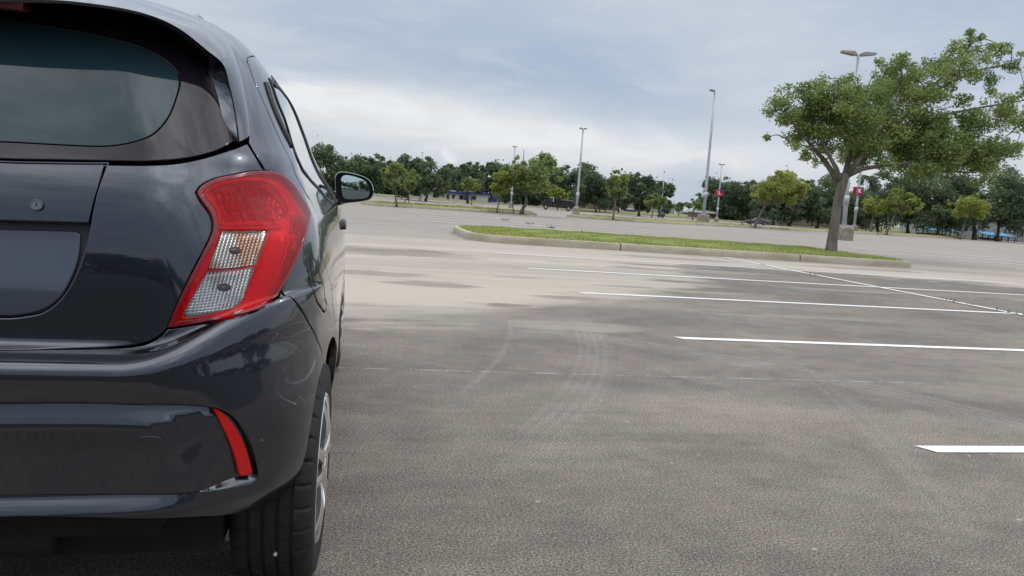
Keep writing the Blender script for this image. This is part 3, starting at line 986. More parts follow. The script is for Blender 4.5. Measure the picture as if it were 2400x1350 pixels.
for mi in (False, True):
    rd = panel("door", rear_door_poly, PAINT, car, holes=[rear_win], mirror=mi, h=0.018)
    fd = panel("door", front_door_poly, PAINT, car, holes=[front_win], mirror=mi, h=0.018)
    for dr, wp in ((rd, rear_win), (fd, front_win)):
        panel("window_seal", inset(wp, -0.004), RUBBER, dr, holes=[inset(wp, 0.010)], mirror=mi, gap=0.0, bev=0.003, depth=const(0.004), h=0.03, flange=0.012)
        panel("pillar_trim", pil_r if wp is rear_win else pil_f, TRIM, dr, mirror=mi, gap=0.0, bev=0.002, depth=const(0.002), h=0.03, flange=0.006)
        panel("window", inset(wp, 0.009), SIDEGLASS, dr, mirror=mi, gap=0.0, bev=0.001, depth=const(-0.001), h=0.02, flange=0.004)
    panel("handle_slot", slot, RUBBER, rd, mirror=mi, gap=0.0, bev=0.004, edge_drop=0.004, depth=const(0.006), h=0.008, flange=0.01)
    # door handle
    q = px_sm(('d', 3.18, 0.887)); hp0 = S(q[0], q[1])
    mb = MB()
    mb.frustum((0, 0), (0.020, 0.105), (0.020, 0.105), -0.017, 0.000)
    mb.frustum((0, 0), (0.020, 0.105), (0.013, 0.100), 0.000, 0.017)
    ob = mb.build("door_handle", HANDLE, fd)
    bevel(ob, 0.006, 3)
    for v in ob.data.vertices:
        v.co += Vector((hp0[0] + 0.006 - 0.010 * (v.co.y / 0.105) ** 2, hp0[1], hp0[2]))
    auto_smooth(ob, 50)
    if mi:
        for v in ob.data.vertices: v.co.x = 2 * XC - v.co.x
        ob.data.flip_normals()

# windscreen, bonnet lamps: dark panes at the front
ws = outline([[('sm', S5, mz(1.06)), ('sm', S4, mz(1.05)), ('sm', S3 + 0.12, mz(1.045))], [('sm', S3 + 0.12, mz(1.045)), ('sm', S3 + 0.15, mz(1.2)), ('sm', S3 + 0.2, mz(1.40))], [('sm', S3 + 0.2, mz(1.40)), ('sm', S4, mz(1.415)), ('sm', S5, mz(1.42))]], 0.02)
panel("windscreen", ws, SIDEGLASS, car, both=True, depth=const(0.004), gap=0.0, h=0.03, flange=0.004)
hl = outline([[('sm', S3 + 0.16, mz(0.70)), ('sm', S3 + 0.36, mz(0.66)), ('sm', S4, mz(0.64)), ('sm', S4 + 0.12, mz(0.67)), ('sm', S4, mz(0.77)), ('sm', S3 + 0.30, mz(0.83)), ('sm', S3 + 0.16, mz(0.80)), ('sm', S3 + 0.16, mz(0.70))]], 0.02)
panel("headlight", hl, PRISM, car, both=True, depth=const(0.004), gap=0.0, h=0.02, flange=0.006)

# spoiler over the hatch glass, with fins running down beside it
OUT = [('c', 0.0, 1.440), ('c', 0.16, 1.437), ('c', 0.30, 1.425), (480, 60), (510, 80), (532, 97), (555, 142), (569, 190), (577, 232), (583, 275), (585, 311)]
EDGE = [((-160, -10), 1.67), ((30, -3), 1.67), ((170, 3), 1.675), ((330, 29), 1.695), ((412, 62), 1.725), ((487, 119), 1.775), ((524, 152), 1.805), ((537, 195), 1.812), ((548, 240), 1.806), ((555, 280), 1.795), ((562, 331), 1.768)]
INN = [('c', 0.0, 1.372), ('c', 0.16, 1.370), ('c', 0.28, 1.364), ('c', 0.37, 1.352), (440, 120), (478, 152), (486, 172), (500, 200), (513, 243), (522, 281), (552, 333)]
def resamp(P, n):
    P = np.array(catmull(P, 0.004)); L = np.concatenate([[0], np.cumsum(np.linalg.norm(np.diff(P, axis=0), axis=1))])
    q = np.linspace(0, L[-1], n)
    return np.stack([np.interp(q, L, P[:, k]) for k in range(P.shape[1])], 1)
def chain(P, n):
    """sample so that the k-th traced point stays at its own share of the run"""
    P = np.array(P); out = []
    seg = [catmull([P[i], P[i + 1]], 1) for i in range(len(P) - 1)]
    dense = np.array(catmull(list(P), 0.003))
    idx = [int(np.argmin(((dense - p) ** 2).sum(1))) for p in P]
    for i in range(len(P) - 1):
        for k in range(n):
            out.append(dense[int(round(idx[i] + (idx[i + 1] - idx[i]) * k / n))])
    out.append(P[-1])
    return np.array(out)
NS = 9
o3 = chain([S(*px_sm(p)) + normal_of(S, *px_sm(p)) * 0.001 for p in OUT], NS)
e3 = chain([depth_at(p[0], p[1], Y) for p, Y in EDGE], NS)
e3[0][0] = XC
i3 = chain([S(*px_sm(p)) + normal_of(S, *px_sm(p)) * 0.002 for p in INN], NS)
i3[0][0] = XC; o3[0][0] = XC
rows = []
NB = 10
for k in range(NB + 1):
    t = k / NB
    mid = (o3 + e3) / 2 + np.array([0, 0, 0.0])
    # swell the top a little so that it flows on from the roof
    lift = 4 * t * (1 - t)
    up = np.zeros_like(o3)
    wgt = np.linspace(1, 0, len(o3)) ** 1.2
    up[:, 2] = 0.012 * lift * wgt
    up[:, 0] = 0.006 * lift * (1 - wgt)
    rows.append(o3 * (1 - t) + e3 * t + up)
lip = e3.copy(); lip[:, 2] -= 0.006 * np.linspace(1, 0.2, len(e3)); lip[:, 0] -= 0.004 * np.linspace(0, 1, len(e3)); lip[:, 1] += 0.004
rows.append(lip)
for k in range(1, 7):
    t = k / 6
    rows.append(lip * (1 - t) + i3 * t)
NV = len(o3)
def shell(rows, mir):
    V = []; F_ = []
    for r_ in rows:
        for p in r_: V.append((2 * XC - p[0] if mir else p[0], p[1], p[2]))
    for j in range(len(rows) - 1):
        for i in range(NV - 1):
            q = (j * NV + i, j * NV + i + 1, (j + 1) * NV + i + 1, (j + 1) * NV + i)
            F_.append(q if mir else q[::-1])
    return V, F_
mb = MB()
mb.add(*shell(rows, False)); mb.add(*shell(rows, True))
sp = mb.build("spoiler", PAINT, hatch)
bm = bmesh.new(); bm.from_mesh(sp.data); bmesh.ops.remove_doubles(bm, verts=bm.verts, dist=0.0004)
bmesh.ops.recalc_face_normals(bm, faces=bm.faces)
bm.to_mesh(sp.data); bm.free()
auto_smooth(sp, 50)
# high brake light under the spoiler lip
p0 = depth_at(60, 14, 1.690)
mb = MB(); mb.box(2 * XC - p0[0], p0[0], 1.680, 1.715, p0[2] - 0.010, p0[2] + 0.016)
hb = mb.build("high_brake_light", mat("dark_red_lens", (0.10, 0.006, 0.012), 0.15, 0, 0.6)[0], hatch); bevel(hb, 0.004); auto_smooth(hb)

# roof rail stub
for sx in (1, -1):
    mb = MB()
    mb.tube([(XC + sx * 0.37, 2.28, 1.452), (XC + sx * 0.365, 2.36, 1.474), (XC + sx * 0.36, 2.6, 1.480), (XC + sx * 0.355, 3.0, 1.474), (XC + sx * 0.35, 3.12, 1.45)], [0.006, 0.012, 0.013, 0.012, 0.006], 10)
    mb.build("roof_rail", PAINT, car, True)

# door mirrors
HOUS = [(786, 445), (785, 415), (790, 405), (803, 402), (832, 407), (856, 415), (869, 425), (876, 442), (876, 457), (869, 467), (854, 472), (820, 476), (800, 477), (789, 466)]
MGL = [(801, 440), (800, 418), (806, 411), (818, 411), (838, 416), (857, 425), (865, 440), (866, 456), (860, 463), (845, 466), (822, 467), (806, 464), (802, 455)]
YM = 3.50
def ring3(px, Y, n=40, tilt=0.10):
    P = []
    for p in px:
        a = depth_at(p[0], p[1], Y)
        P.append(depth_at(p[0], p[1], Y + (a[0] - 0.02) * tilt))
    P = [np.array(q) for q in P] + [np.array(P[0])]
    return resamp(P, n + 1)[:-1]
hr = ring3(HOUS, YM); gr = ring3(MGL, YM)
hc = hr.mean(0)
for mi in (False, True):
    fx = (lambda P: [(2 * XC - q[0], q[1], q[2]) for q in P]) if mi else (lambda P: [tuple(q) for q in P])
    lvl = [(hr, 0.955, 0.0), (hr, 1.0, 0.012), (hr, 1.01, 0.035), (hr, 0.96, 0.07), (hr, 0.80, 0.10), (hr, 0.5, 0.118), (hr, 0.12, 0.124)]
    V = []; F_ = []
    n = len(hr)
    inner_ring = hc + (hr - hc) * 0.91
    V += fx(inner_ring + np.array([0, 0.018, 0]))
    for r_, sc, dy in lvl:
        V += fx(hc + (r_ - hc) * sc + np.array([0, dy, 0]))
    k = len(lvl) + 1
    for j in range(k - 1):
        for i in range(n):
            q = (j * n + i, j * n + (i + 1) % n, (j + 1) * n + (i + 1) % n, (j + 1) * n + i)
            F_.append(q)
    F_.append(tuple((k - 1) * n + i for i in range(n)))
    F_.append(tuple(range(n))[::-1])
    me = mesh("door_mirror", V, F_, TRIM, True)
    bm = bmesh.new(); bm.from_mesh(me); bmesh.ops.recalc_face_normals(bm, faces=bm.faces); bm.to_mesh(me); bm.free()
    dm = link("door_mirror", me, car); auto_smooth(dm, 50)
    g3 = gr + np.array([0, 0.004, 0])
    gc = g3.mean(0)
    V = []; F_ = []
    NR = 6
    for q in range(1, NR + 1):
        for p in g3:
            d = (p - gc) * q / NR
            dd = d - np.array([0, d[1], 0])
            V.append(gc + d + np.array([0, (dd @ dd) / (2 * 0.75), 0]) - np.array([0, 0.0035, 0]))
    V.append(gc - np.array([0, 0.0035, 0]))
    for q in range(NR - 1):
        for i in range(n):
            F_.append((q * n + i, q * n + (i + 1) % n, (q + 1) * n + (i + 1) % n, (q + 1) * n + i))
    for i in range(n): F_.append((NR * n, (i + 1) % n, i))
    b0 = len(V)
    V += [p + np.array([0, 0.006, 0]) for p in g3]
    for i in range(n): F_.append(((NR - 1) * n + i, (NR - 1) * n + (i + 1) % n, b0 + (i + 1) % n, b0 + i))
    me = mesh("mirror_glass", fx(V), F_, MIRRORGLASS, True)
    bm = bmesh.new(); bm.from_mesh(me); bmesh.ops.recalc_face_normals(bm, faces=bm.faces); bm.to_mesh(me); bm.free()
    me.set_sharp_from_angle(angle=R(40))
    link("mirror_glass", me, dm)
    mb = MB()
    pa = [depth_at(764, 466, YM + 0.06), depth_at(780, 472, YM + 0.05), depth_at(797, 472, YM + 0.04), depth_at(815, 470, YM + 0.04)]
    mb.tube(fx(pa), [0.030, 0.022, 0.017, 0.012], 12)
    mb.build("mirror_arm", TRIM, dm, True)


# wheels
def make_wheel():
    T = []
    prof = [(0.190, -0.088), (0.205, -0.094), (0.240, -0.098), (0.265, -0.094), (0.280, -0.084), (0.286, -0.074)]
    tread = []
    for c in (-0.048, -0.016, 0.016, 0.048):
        tread += [(0.2895, c - 0.0048), (0.2830, c - 0.0042), (0.2830, c + 0.0042), (0.2895, c + 0.0048)]
    prof += [(0.2885, -0.066)] + tread + [(0.2885, 0.066)]
    prof += [(0.286, 0.074), (0.280, 0.084), (0.265, 0.094), (0.240, 0.098), (0.205, 0.094), (0.190, 0.088)]
    n = 288
    V = []; F_ = []
    for j, (r, x) in enumerate(prof):
        for k in range(n):
            rr = r
            if abs(x) >= 0.062 and r > 0.278:
                if k % 9 in (0,): rr = r - 0.0075
            elif abs(x) > 0.018 and r > 0.287:
                if (k + int(x * 260)) % 12 == 0: rr = r - 0.004
            th = 2 * math.pi * k / n
            V.append((x, rr * math.cos(th), rr * math.sin(th)))
    for j in range(len(prof) - 1):
        for k in range(n):
            F_.append((j * n + k, (j + 1) * n + k, (j + 1) * n + (k + 1) % n, j * n + (k + 1) % n))
    me = mesh("tyre", V, F_, TYRE, True)
    T.append(me)
    mb = MB()
    mb.lathe([(0.195, 0.080), (0.198, 0.091), (0.192, 0.096), (0.186, 0.092), (0.180, 0.070), (0.178, 0.0), (0.180, -0.085), (0.195, -0.085)], 72, 'X')
    # twin spokes swelling slightly outwards
    for a in range(5):
        for d in (-0.20, 0.20):
            th = 2 * math.pi * a / 5 + 0.3
            p = []
            for q in range(7):
                u = q / 6
                rr = 0.045 + u * 0.142
                aa = th + d * (0.75 + 0.35 * u)
                w = 0.011 + 0.003 * u
                ct, st = math.cos(aa), math.sin(aa)
                xo = 0.092 + 0.010 * math.sin(math.pi * u)
                for (sx, sw) in ((xo, -1), (xo + 0.004, -0.45), (xo + 0.004, 0.45), (xo, 1), (xo - 0.03, 0.8), (xo - 0.03, -0.8)):
                    p.append((sx, rr * ct - sw * w * st, rr * st + sw * w * ct))
            Fq = []
            for q in range(6):
                for c in range(6):
                    Fq.append((q * 6 + c, q * 6 + (c + 1) % 6, q * 6 + 6 + (c + 1) % 6, q * 6 + 6 + c))
            mb.add(p, Fq)
    mb.lathe([(0.0, 0.104), (0.030, 0.103), (0.036, 0.098), (0.058, 0.094), (0.060, 0.05)][::-1], 40, 'X')
    rim = mesh("rim", mb.V, mb.F, ALLOY)
    mb2 = MB()
    mb2.lathe([(0.0, 0.045), (0.183, 0.045), (0.183, -0.06), (0.0, -0.06)], 40, 'X')
    back = mesh("rim_backing", mb2.V, mb2.F, ALLOY_DARK)
    return me, rim, back


TYRE_ME, RIM_ME, BACK_ME = make_wheel()
for yc in (AXR, AXF):
    for sx in (1, -1):
        w = link("wheel", BACK_ME, car)
        w.matrix_basis = Matrix.Translation((XC + sx * (0.672 if yc == AXR else 0.697), yc, 0.2895)) @ Matrix.Rotation(R(-2.8 if yc == AXR else -1.2), 4, 'Z') @ (Matrix.Identity(4) if sx > 0 else Matrix.Rotation(math.pi, 4, 'Z'))
        ty = link("tyre", TYRE_ME, w)
        rm = link("rim", RIM_ME, w)
        if sx > 0 and yc == AXR:
            # a nail head pressed into the tread, with a dusty ring
            hit = depth_at(657, 1306, yc - 0.278)
            mbn = MB(); mbn.lathe([(0.0, 0.004), (0.004, 0.003), (0.005, 0.0), (0.005, -0.004)][::-1], 14)
            nl = mbn.build("nail_head", mat("nail_steel", (0.6, 0.58, 0.55), 0.4, 0.4)[0], w, True)
            lz = hit[2] - 0.2895
            lx = hit[0] - (XC + 0.672)
            ly = -math.sqrt(max(0.2895 ** 2 - lz ** 2, 0.001))
            nrm = Vector((0, ly, lz)).normalized()
            nl.matrix_basis = Matrix.Translation(Vector((lx, ly, lz))) @ nrm.to_track_quat('Z', 'Y').to_matrix().to_4x4()
    
auto = [auto_smooth]
for o in [x for x in car.children_recursive if x.name.startswith('rim')]:
    pass
RIM_ME.polygons.foreach_set('use_smooth', [True] * len(RIM_ME.polygons)); RIM_ME.set_sharp_from_angle(angle=R(30))
TYRE_ME.set_sharp_from_angle(angle=R(40))

# underbody, wheel housings
mb = MB()
mb.box(XC - 0.555, XC + 0.555, 1.75, 4.9, 0.20, 0.60)
mb.box(XC - 0.70, XC + 0.70, AXR + 0.40, AXF - 0.40, 0.205, 0.55)
mb.box(XC - 0.45, XC + 0.45, 1.62, 1.76, 0.30, 0.60)
mb.build("underbody", UNDER, car)
for yc in (AXR, AXF):
    for sx in (1, -1):
        mb = MB()
        prof = []
        V = []; F_ = []
        for k in range(21):
            th = R(32 + 116 * k / 20)
            for x in (0.50, 0.69 if yc == AXR else 0.73):
                V.append((XC + sx * x, yc + 0.355 * math.cos(th), 0.29 + 0.355 * math.sin(th)))
        for k in range(20):
            F_.append((2 * k, 2 * k + 1, 2 * k + 3, 2 * k + 2))
        F_.append(tuple(2 * k for k in range(21)))
        mb.add(V, F_)
        mb.build("wheel_housing", UNDER, car)
# axle and silencer glimpsed below the bumper
mb = MB(); mb.tube([(XC - 0.6, AXR, 0.27), (XC + 0.6, AXR, 0.27)], 0.03, 10); mb.build("rear_axle", UNDER, car)
mb = MB(); mb.tube([(XC - 0.25, 1.76, 0.27), (XC + 0.22, 1.76, 0.27)], 0.07, 14); mb.build("silencer", DARKPLASTIC, car, True)




# ------------------------------------------------------------------ ground of the parking lot
def ground_mat():
    m, t, b = mat("concrete", (0.4, 0.37, 0.33), 0.85, 0, 0, 0.35)
    co = t.node('ShaderNodeTexCoord').outputs['Object']
    x, y, z = t.xyz(co)
    st = t.vmath('MULTIPLY', co, (0.35, 1.0, 1.0))
    nA = t.noise(st, 0.16, 5.0, 0.6, 0.6)
    nB = t.noise(st, 0.75, 6.0, 0.65, 0.8)
    nC = t.noise(st, 3.2, 6.0, 0.65, 0.4)
    # outline of the large dark weathered area around the car and the stalls
    cv = t.node('ShaderNodeFloatCurve')
    cm = cv.mapping.curves[0]
    pts = [(-40, 6.4), (0.2, 6.4), (1.2, 6.7), (2.0, 7.6), (3.0, 8.2), (4.2, 9.4), (5.6, 11.8), (7.0, 14.0), (8.5, 13.9), (10.5, 13.6), (14.0, 12.4), (20.0, 10.5), (40.0, 9.5)]
    fx = lambda q: (q + 40) / 80.0
    cm.points[0].location = (0.0, pts[0][1] / 20); cm.points[1].location = (1.0, pts[-1][1] / 20)
    for q, v in pts[1:-1]: cm.points.new(fx(q), v / 20)
    cv.mapping.update()
    wx = t.math('ADD', x, t.math('MULTIPLY', t.math('SUBTRACT', nB, 0.5), 3.5))
    t.set(cv.inputs['Value'], t.math('MULTIPLY', t.math('ADD', wx, 40.0), 1 / 80.0))
    bnd = t.math('MULTIPLY', cv.outputs[0], 20.0)
    nD = t.noise(t.vmath('MULTIPLY', co, (0.45, 1.3, 1.0)), 1.1, 10.0, 0.72, 0.9)
    wy = t.math('ADD', y, t.math('ADD', t.math('MULTIPLY', t.math('SUBTRACT', nB, 0.5), 2.4), t.math('MULTIPLY', t.math('SUBTRACT', nD, 0.5), 3.2)))
    dk = t.smooth(t.math('SUBTRACT', bnd, wy), -0.6, 0.6)
    # smaller dark stains on the pale slab
    def ell(cx, cy, rx, ry, k=1.0):
        u = t.math('DIVIDE', t.math('SUBTRACT', t.math('ADD', x, t.math('MULTIPLY', t.math('SUBTRACT', nB, 0.5), 2.2 * rx)), cx), rx)
        v = t.math('DIVIDE', t.math('SUBTRACT', t.math('ADD', y, t.math('MULTIPLY', t.math('SUBTRACT', nC, 0.5), 2.2 * ry)), cy), ry)
        q = t.math('ADD', t.math('MULTIPLY', u, u), t.math('MULTIPLY', v, v))
        return t.smooth(q, 0.35, 1.3, k, 0.0)
    for e in ((0.6, 12.9, 1.6, 0.75, 0.75), (1.0, 8.65, 0.65, 0.28, 0.8), (0.35, 9.5, 0.8, 0.30, 0.65), (1.55, 7.25, 0.30, 0.16, 0.9), (2.5, 8.0, 0.45, 0.2, 0.8), (7.0, 15.3, 1.6, 0.5, 0.5), (-6.0, 12.0, 4, 2, 0.6), (11.3, 15.5, 1.8, 0.35, 0.55), (18.0, 13.8, 3.0, 0.5, 0.5), (3.6, 12.8, 0.3, 0.12, 0.5), (3.0, 11.3, 0.25, 0.1, 0.5), (4.9, 10.4, 0.8, 0.22, 0.85), (5.3, 12.4, 1.0, 0.3, 0.7), (2.2, 9.9, 0.35, 0.10, 0.5), (6.0, 13.2, 1.4, 0.25, 0.8), (3.6, 9.4, 0.5, 0.12, 0.6)):
        dk = t.math('MAXIMUM', dk, ell(*e))
    # pale dusty patches inside the dark area
    pale = t.smooth(t.math('ADD', t.math('MULTIPLY', nA, 0.6), t.math('MULTIPLY', nB, 0.5)), 0.50, 0.72, 0.0, 0.42)
    for e in ((6.3, 12.5, 1.5, 0.35, 0.35), (12.0, 9.0, 2.2, 0.5, 0.45), (5.0, 11.5, 1.4, 0.22, 0.55), (4.4, 9.2, 0.9, 0.12, 0.5), (7.6, 10.4, 1.8, 0.20, 0.35), (4.9, 7.3, 1.2, 0.14, 0.3), (9.2, 4.3, 2.0, 0.35, 0.35), (1.9, 6.2, 0.55, 0.3, 0.4)):
        pale = t.math('MAXIMUM', pale, ell(*e))
    dk = t.math('SUBTRACT', dk, t.math('MULTIPLY', pale, dk), clamp=True)
    far = t.smooth(t.math('ADD', y, t.math('MULTIPLY', t.math('SUBTRACT', nA, 0.5), 6.0)), 14.0, 21.0)
    PALE = (0.425, 0.373, 0.315); MID = (0.258, 0.229, 0.201); DARK = (0.158, 0.139, 0.122)
    c = t.mix(t.math('MULTIPLY', far, 0.85), PALE, MID)
    strk = t.noise(t.vmath('MULTIPLY', co, (0.06, 0.7, 1)), 1.0, 5.0, 0.65, 0.5)
    c = t.mix(t.smooth(strk, 0.42, 0.70, 0.0, 0.45), c, (0.165, 0.148, 0.134))
    c = t.mix(t.smooth(nC, 0.35, 0.75, 0.0, 0.18), c, (0.52, 0.48, 0.43))
    dark2 = t.mix(t.smooth(t.math('ADD', t.math('MULTIPLY', t.noise(t.vmath('MULTIPLY', co, (0.7, 1.0, 1.0)), 0.9, 9.0, 0.7, 0.6), 0.6), t.math('MULTIPLY', t.noise(co, 4.5, 8.0, 0.75), 0.4)), 0.38, 0.62), (0.124, 0.106, 0.091), (0.196, 0.170, 0.146))
    c = t.mix(dk, c, dark2)
    # added dark ground behind the viewer, unseen, for the paint to mirror
    rear_dark = t.smooth(t.math('ADD', y, t.math('MULTIPLY', t.math('SUBTRACT', nB, 0.5), 0.6)), -0.6, -0.9)
    c = t.mix(rear_dark, c, (0.045, 0.043, 0.042))
    # wheel tracks: arcs of pale dust with tread stripes
    def arc(cx, cy, r, w, y0, y1, k, stripes):
        d = t.vmath('LENGTH', t.cxyz(t.math('SUBTRACT', x, cx), t.math('SUBTRACT', y, cy), 0.0))
        u = t.math('SUBTRACT', d, r)
        band = t.smooth(t.math('ABSOLUTE', u), w * 0.65, w, 1.0, 0.0)
        s = t.math('SINE', t.math('MULTIPLY', u, stripes))
        s = t.math('ADD', t.math('MULTIPLY', s, 0.35), 0.65) if stripes else 1.0
        win = t.math('MULTIPLY', t.smooth(y, y0, y0 + 0.5), t.smooth(y, y1 - 0.7, y1, 1.0, 0.0))
        br = t.smooth(nC, 0.3, 0.6, 0.35, 1.0)
        return t.math('MULTIPLY', t.math('MULTIPLY', t.math('MULTIPLY', band, s), win), t.math('MULTIPLY', br, k))
    for a in ARCS:
        c = t.mix(arc(*a), c, (0.36, 0.33, 0.30))
    # saw-cut joint with pale dust
    jl = t.math('MULTIPLY', t.smooth(t.math('ABSOLUTE', t.math('SUBTRACT', t.math('ADD', y, t.math('MULTIPLY', x, 0.010)), 4.43)), 0.004, 0.012, 1.0, 0.0), t.smooth(t.noise(t.vmath('MULTIPLY', co, (1.0, 0.1, 1)), 7.0, 6.0, 0.75), 0.42, 0.58, 0.0, 0.75))
    jl = t.math('MULTIPLY', jl, t.smooth(x, 3.6, 4.4, 1.0, 0.0))
    c = t.mix(jl, c, (0.42, 0.39, 0.36))
    for jy in (20.5, 28.7, 36.9):
        c = t.mix(t.smooth(t.math('ABSOLUTE', t.math('SUBTRACT', y, jy)), 0.010, 0.03, 0.45, 0.0), c, (0.2, 0.18, 0.16))
    # grain: coarse sand and stone in the worn surface
    g1 = t.noise(t.vmath('MULTIPLY', co, (0.80, 1.0, 1.0)), 115, 5.0, 0.8)
    g2 = t.noise(t.vmath('MULTIPLY', co, (0.8, 1.0, 1.0)), 210, 2.0, 0.8)
    g3 = t.noise(st, 14, 4.0, 0.7)
    gr = t.math('ADD', t.math('ADD', t.math('MULTIPLY', t.math('SUBTRACT', g1, 0.5), 3.6), t.math('MULTIPLY', t.math('SUBTRACT', g2, 0.5), 4.4)), t.math('MULTIPLY', t.math('SUBTRACT', g3, 0.5), 0.35))
    amt = t.math('ADD', t.math('MULTIPLY', dk, 1.15), 0.28)
    gain = t.math('MAXIMUM', t.math('ADD', 1.0, t.math('MULTIPLY', gr, amt)), 0.3)
    c = t.vmath('SCALE', c, s=gain)
    v = t.node('ShaderNodeTexVoronoi'); t.set(v.inputs['Vector'], t.vmath('MULTIPLY', co, (0.8, 1.2, 1))); v.inputs['Scale'].default_value = 9.0
    vr = t.node('ShaderNodeSeparateColor'); t.set(vr.inputs[0], v.outputs['Color'])
    spk = t.math('MULTIPLY', t.smooth(v.outputs['Distance'], 0.05, 0.10, 1.0, 0.0), t.smooth(vr.outputs[0], 0.70, 0.78))
    c = t.mix(t.math('MULTIPLY', spk, 0.7), c, (0.42, 0.39, 0.35))
    t.set(b.inputs['Base Color'], c)
    bump(t, b, t.math('ADD', g1, g2), 0.35, 0.004)
    return m


ARCS = [(-6.11, 7.58, 8.24, 0.15, 3.0, 7.4, 0.20, 105.0), (-6.92, 7.62, 8.40, 0.025, 3.6, 6.9, 0.2, 0), (-0.95, 1.55, 5.02, 0.20, 2.6, 7.2, 0.24, 60.0), (-10.03, 8.41, 13.69, 0.10, 2.0, 8.5, 0.11, 80.0)]
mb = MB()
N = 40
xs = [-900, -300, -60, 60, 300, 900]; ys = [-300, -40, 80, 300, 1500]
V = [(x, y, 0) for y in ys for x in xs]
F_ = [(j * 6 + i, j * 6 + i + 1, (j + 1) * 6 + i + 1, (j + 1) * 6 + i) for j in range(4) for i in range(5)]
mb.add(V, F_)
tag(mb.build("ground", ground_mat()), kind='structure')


# painted stall lines
def line_mat(name, base, wear):
    m, t, b = mat(name, base, 0.7)
    co = t.node('ShaderNodeTexCoord').outputs['Object']
    n = t.noise(co, 9, 6.0, 0.7); n2 = t.noise(co, 90, 3.0, 0.7)
    k = t.smooth(t.math('ADD', t.math('MULTIPLY', n, 0.6), t.math('MULTIPLY', n2, 0.4)), wear[0], wear[1])
    t.set(b.inputs['Base Color'], t.mix(k, base, (0.26, 0.24, 0.22)))
    return m


PAINTLINE = line_mat("white_line_paint", (0.80, 0.80, 0.79), (0.53, 0.72))
WORNLINE = line_mat("worn_line_paint", (0.64, 0.62, 0.60), (0.66, 0.86))
GRIMELINE = line_mat("grimy_line_paint", (0.78, 0.76, 0.73), (0.56, 0.70))
def stripe(mb, a, b_, w, z=0.004, taper=0.0):
    a = Vector((a[0], a[1], 0)); b_ = Vector((b_[0], b_[1], 0)); d = (b_ - a).normalized(); n = Vector((-d.y, d.x, 0)) * w / 2
    P = [a - n + d * taper, b_ - n, b_ + n, a + n]
    mb.add([(p.x, p.y, z) for p in P], [(0, 1, 2, 3)])
mb = MB()
for k, x1 in enumerate((14.3, 14.3, 14.2, 14.2, 14.2)):
    y = 3.035 + 2.735 * k
    stripe(mb, (2.66 + (0.04 if k == 0 else 0.0), y), (x1, y - 0.02), 0.094, 0.004, 0.05)
tag(mb.build("stall_lines", PAINTLINE), kind='structure')
mb = MB(); stripe(mb, (8.66, 1.0), (8.74, 16.72), 0.10, 0.008)
tag(mb.build("centre_line", GRIMELINE), kind='structure')
mb = MB()
for k in range(0, 9):
    y = 24.6 + 2.735 * k
    if y < 46: stripe(mb, (2.9, y), (13.4, y), 0.13)
for k in range(0, 14):
    y = 12.0 + 2.735 * k
    if y < 50: stripe(mb, (20.5, y), (31.3, y), 0.14); stripe(mb, (37.5, y + 1.0), (48.0, y + 1.0), 0.14)
for k in range(0, 12):
    y = 8.5 + 2.735 * k
    if y < 44: stripe(mb, (-14.5, y), (-5.0, y), 0.10)
tag(mb.build("worn_stall_lines", WORNLINE), kind='structure')
mb = MB(); stripe(mb, (8.15, 22.9), (6.85, 36.5), 0.12, 0.008); stripe(mb, (25.9, 12.0), (25.9, 48.0), 0.1, 0.008)
tag(mb.build("worn_centre_lines", WORNLINE), kind='structure')
# weeds rooted in the joint of the centre line
rng = np.random.default_rng(5)
mbw = MB()
for (wx_, wy_, n_, s_) in [(8.70, 13.1, 26, .05), (8.70, 9.6, 40, .055), (8.69, 9.2, 20, .04), (8.68, 8.6, 45, .05), (8.68, 8.35, 30, .05), (8.7, 10.6, 12, .03), (8.72, 14.9, 30, .04), (8.7, 12.2, 10, .03), (7.9, 26.0, 50, .10), (7.6, 28.6, 60, .12), (7.35, 31.3, 40, .1), (7.0, 34.5, 40, .12)]:
    for k in range(n_):
        p = Vector((wx_ + rng.normal(0, s_ * .8), wy_ + rng.normal(0, s_ * 2.2), 0.002)); d = Vector((rng.normal(0, 1), rng.normal(0, 1), abs(rng.normal(0, .8)))).normalized() * s_ * rng.uniform(.5, 1.3)
        w_ = Vector((-d.y, d.x, 0)).normalized() * s_ * 0.14
        mbw.add([p - w_, p + w_, p + d], [(0, 1, 2)])
tag(mbw.build("joint_weeds", noisy("dry_weed", (0.05, 0.06, 0.02), (0.10, 0.09, 0.04), 12, 0.9)), kind='stuff')


# ------------------------------------------------------------------ kerbed islands
def kerb_mat():
    m, t, b = mat("kerb_concrete", (0.4, 0.36, 0.3), 0.85)
    co = t.node('ShaderNodeTexCoord').outputs['Object']
    x, y, z = t.xyz(co)
    n = t.noise(t.vmath('MULTIPLY', co, (0.5, 1, 1.6)), 2.2, 6.0, 0.65); n2 = t.noise(co, 40, 4.0, 0.7)
    c = t.mix(t.smooth(n, 0.30, 0.70), (0.53, 0.465, 0.36), (0.37, 0.315, 0.235))
    c = t.mix(t.smooth(n2, 0.3, 0.75, 0.0, 0.35), c, (0.15, 0.135, 0.11))
    # segment joints
    u = t.math('PINGPONG', t.math('ADD', x, 1.15), 2.33)
    c = t.mix(t.smooth(u, 0.010, 0.022, 0.9, 0.0), c, (0.06, 0.05, 0.045))
    t.set(b.inputs['Base Color'], c)
    bump(t, b, n2, 0.3, 0.01)
    return m


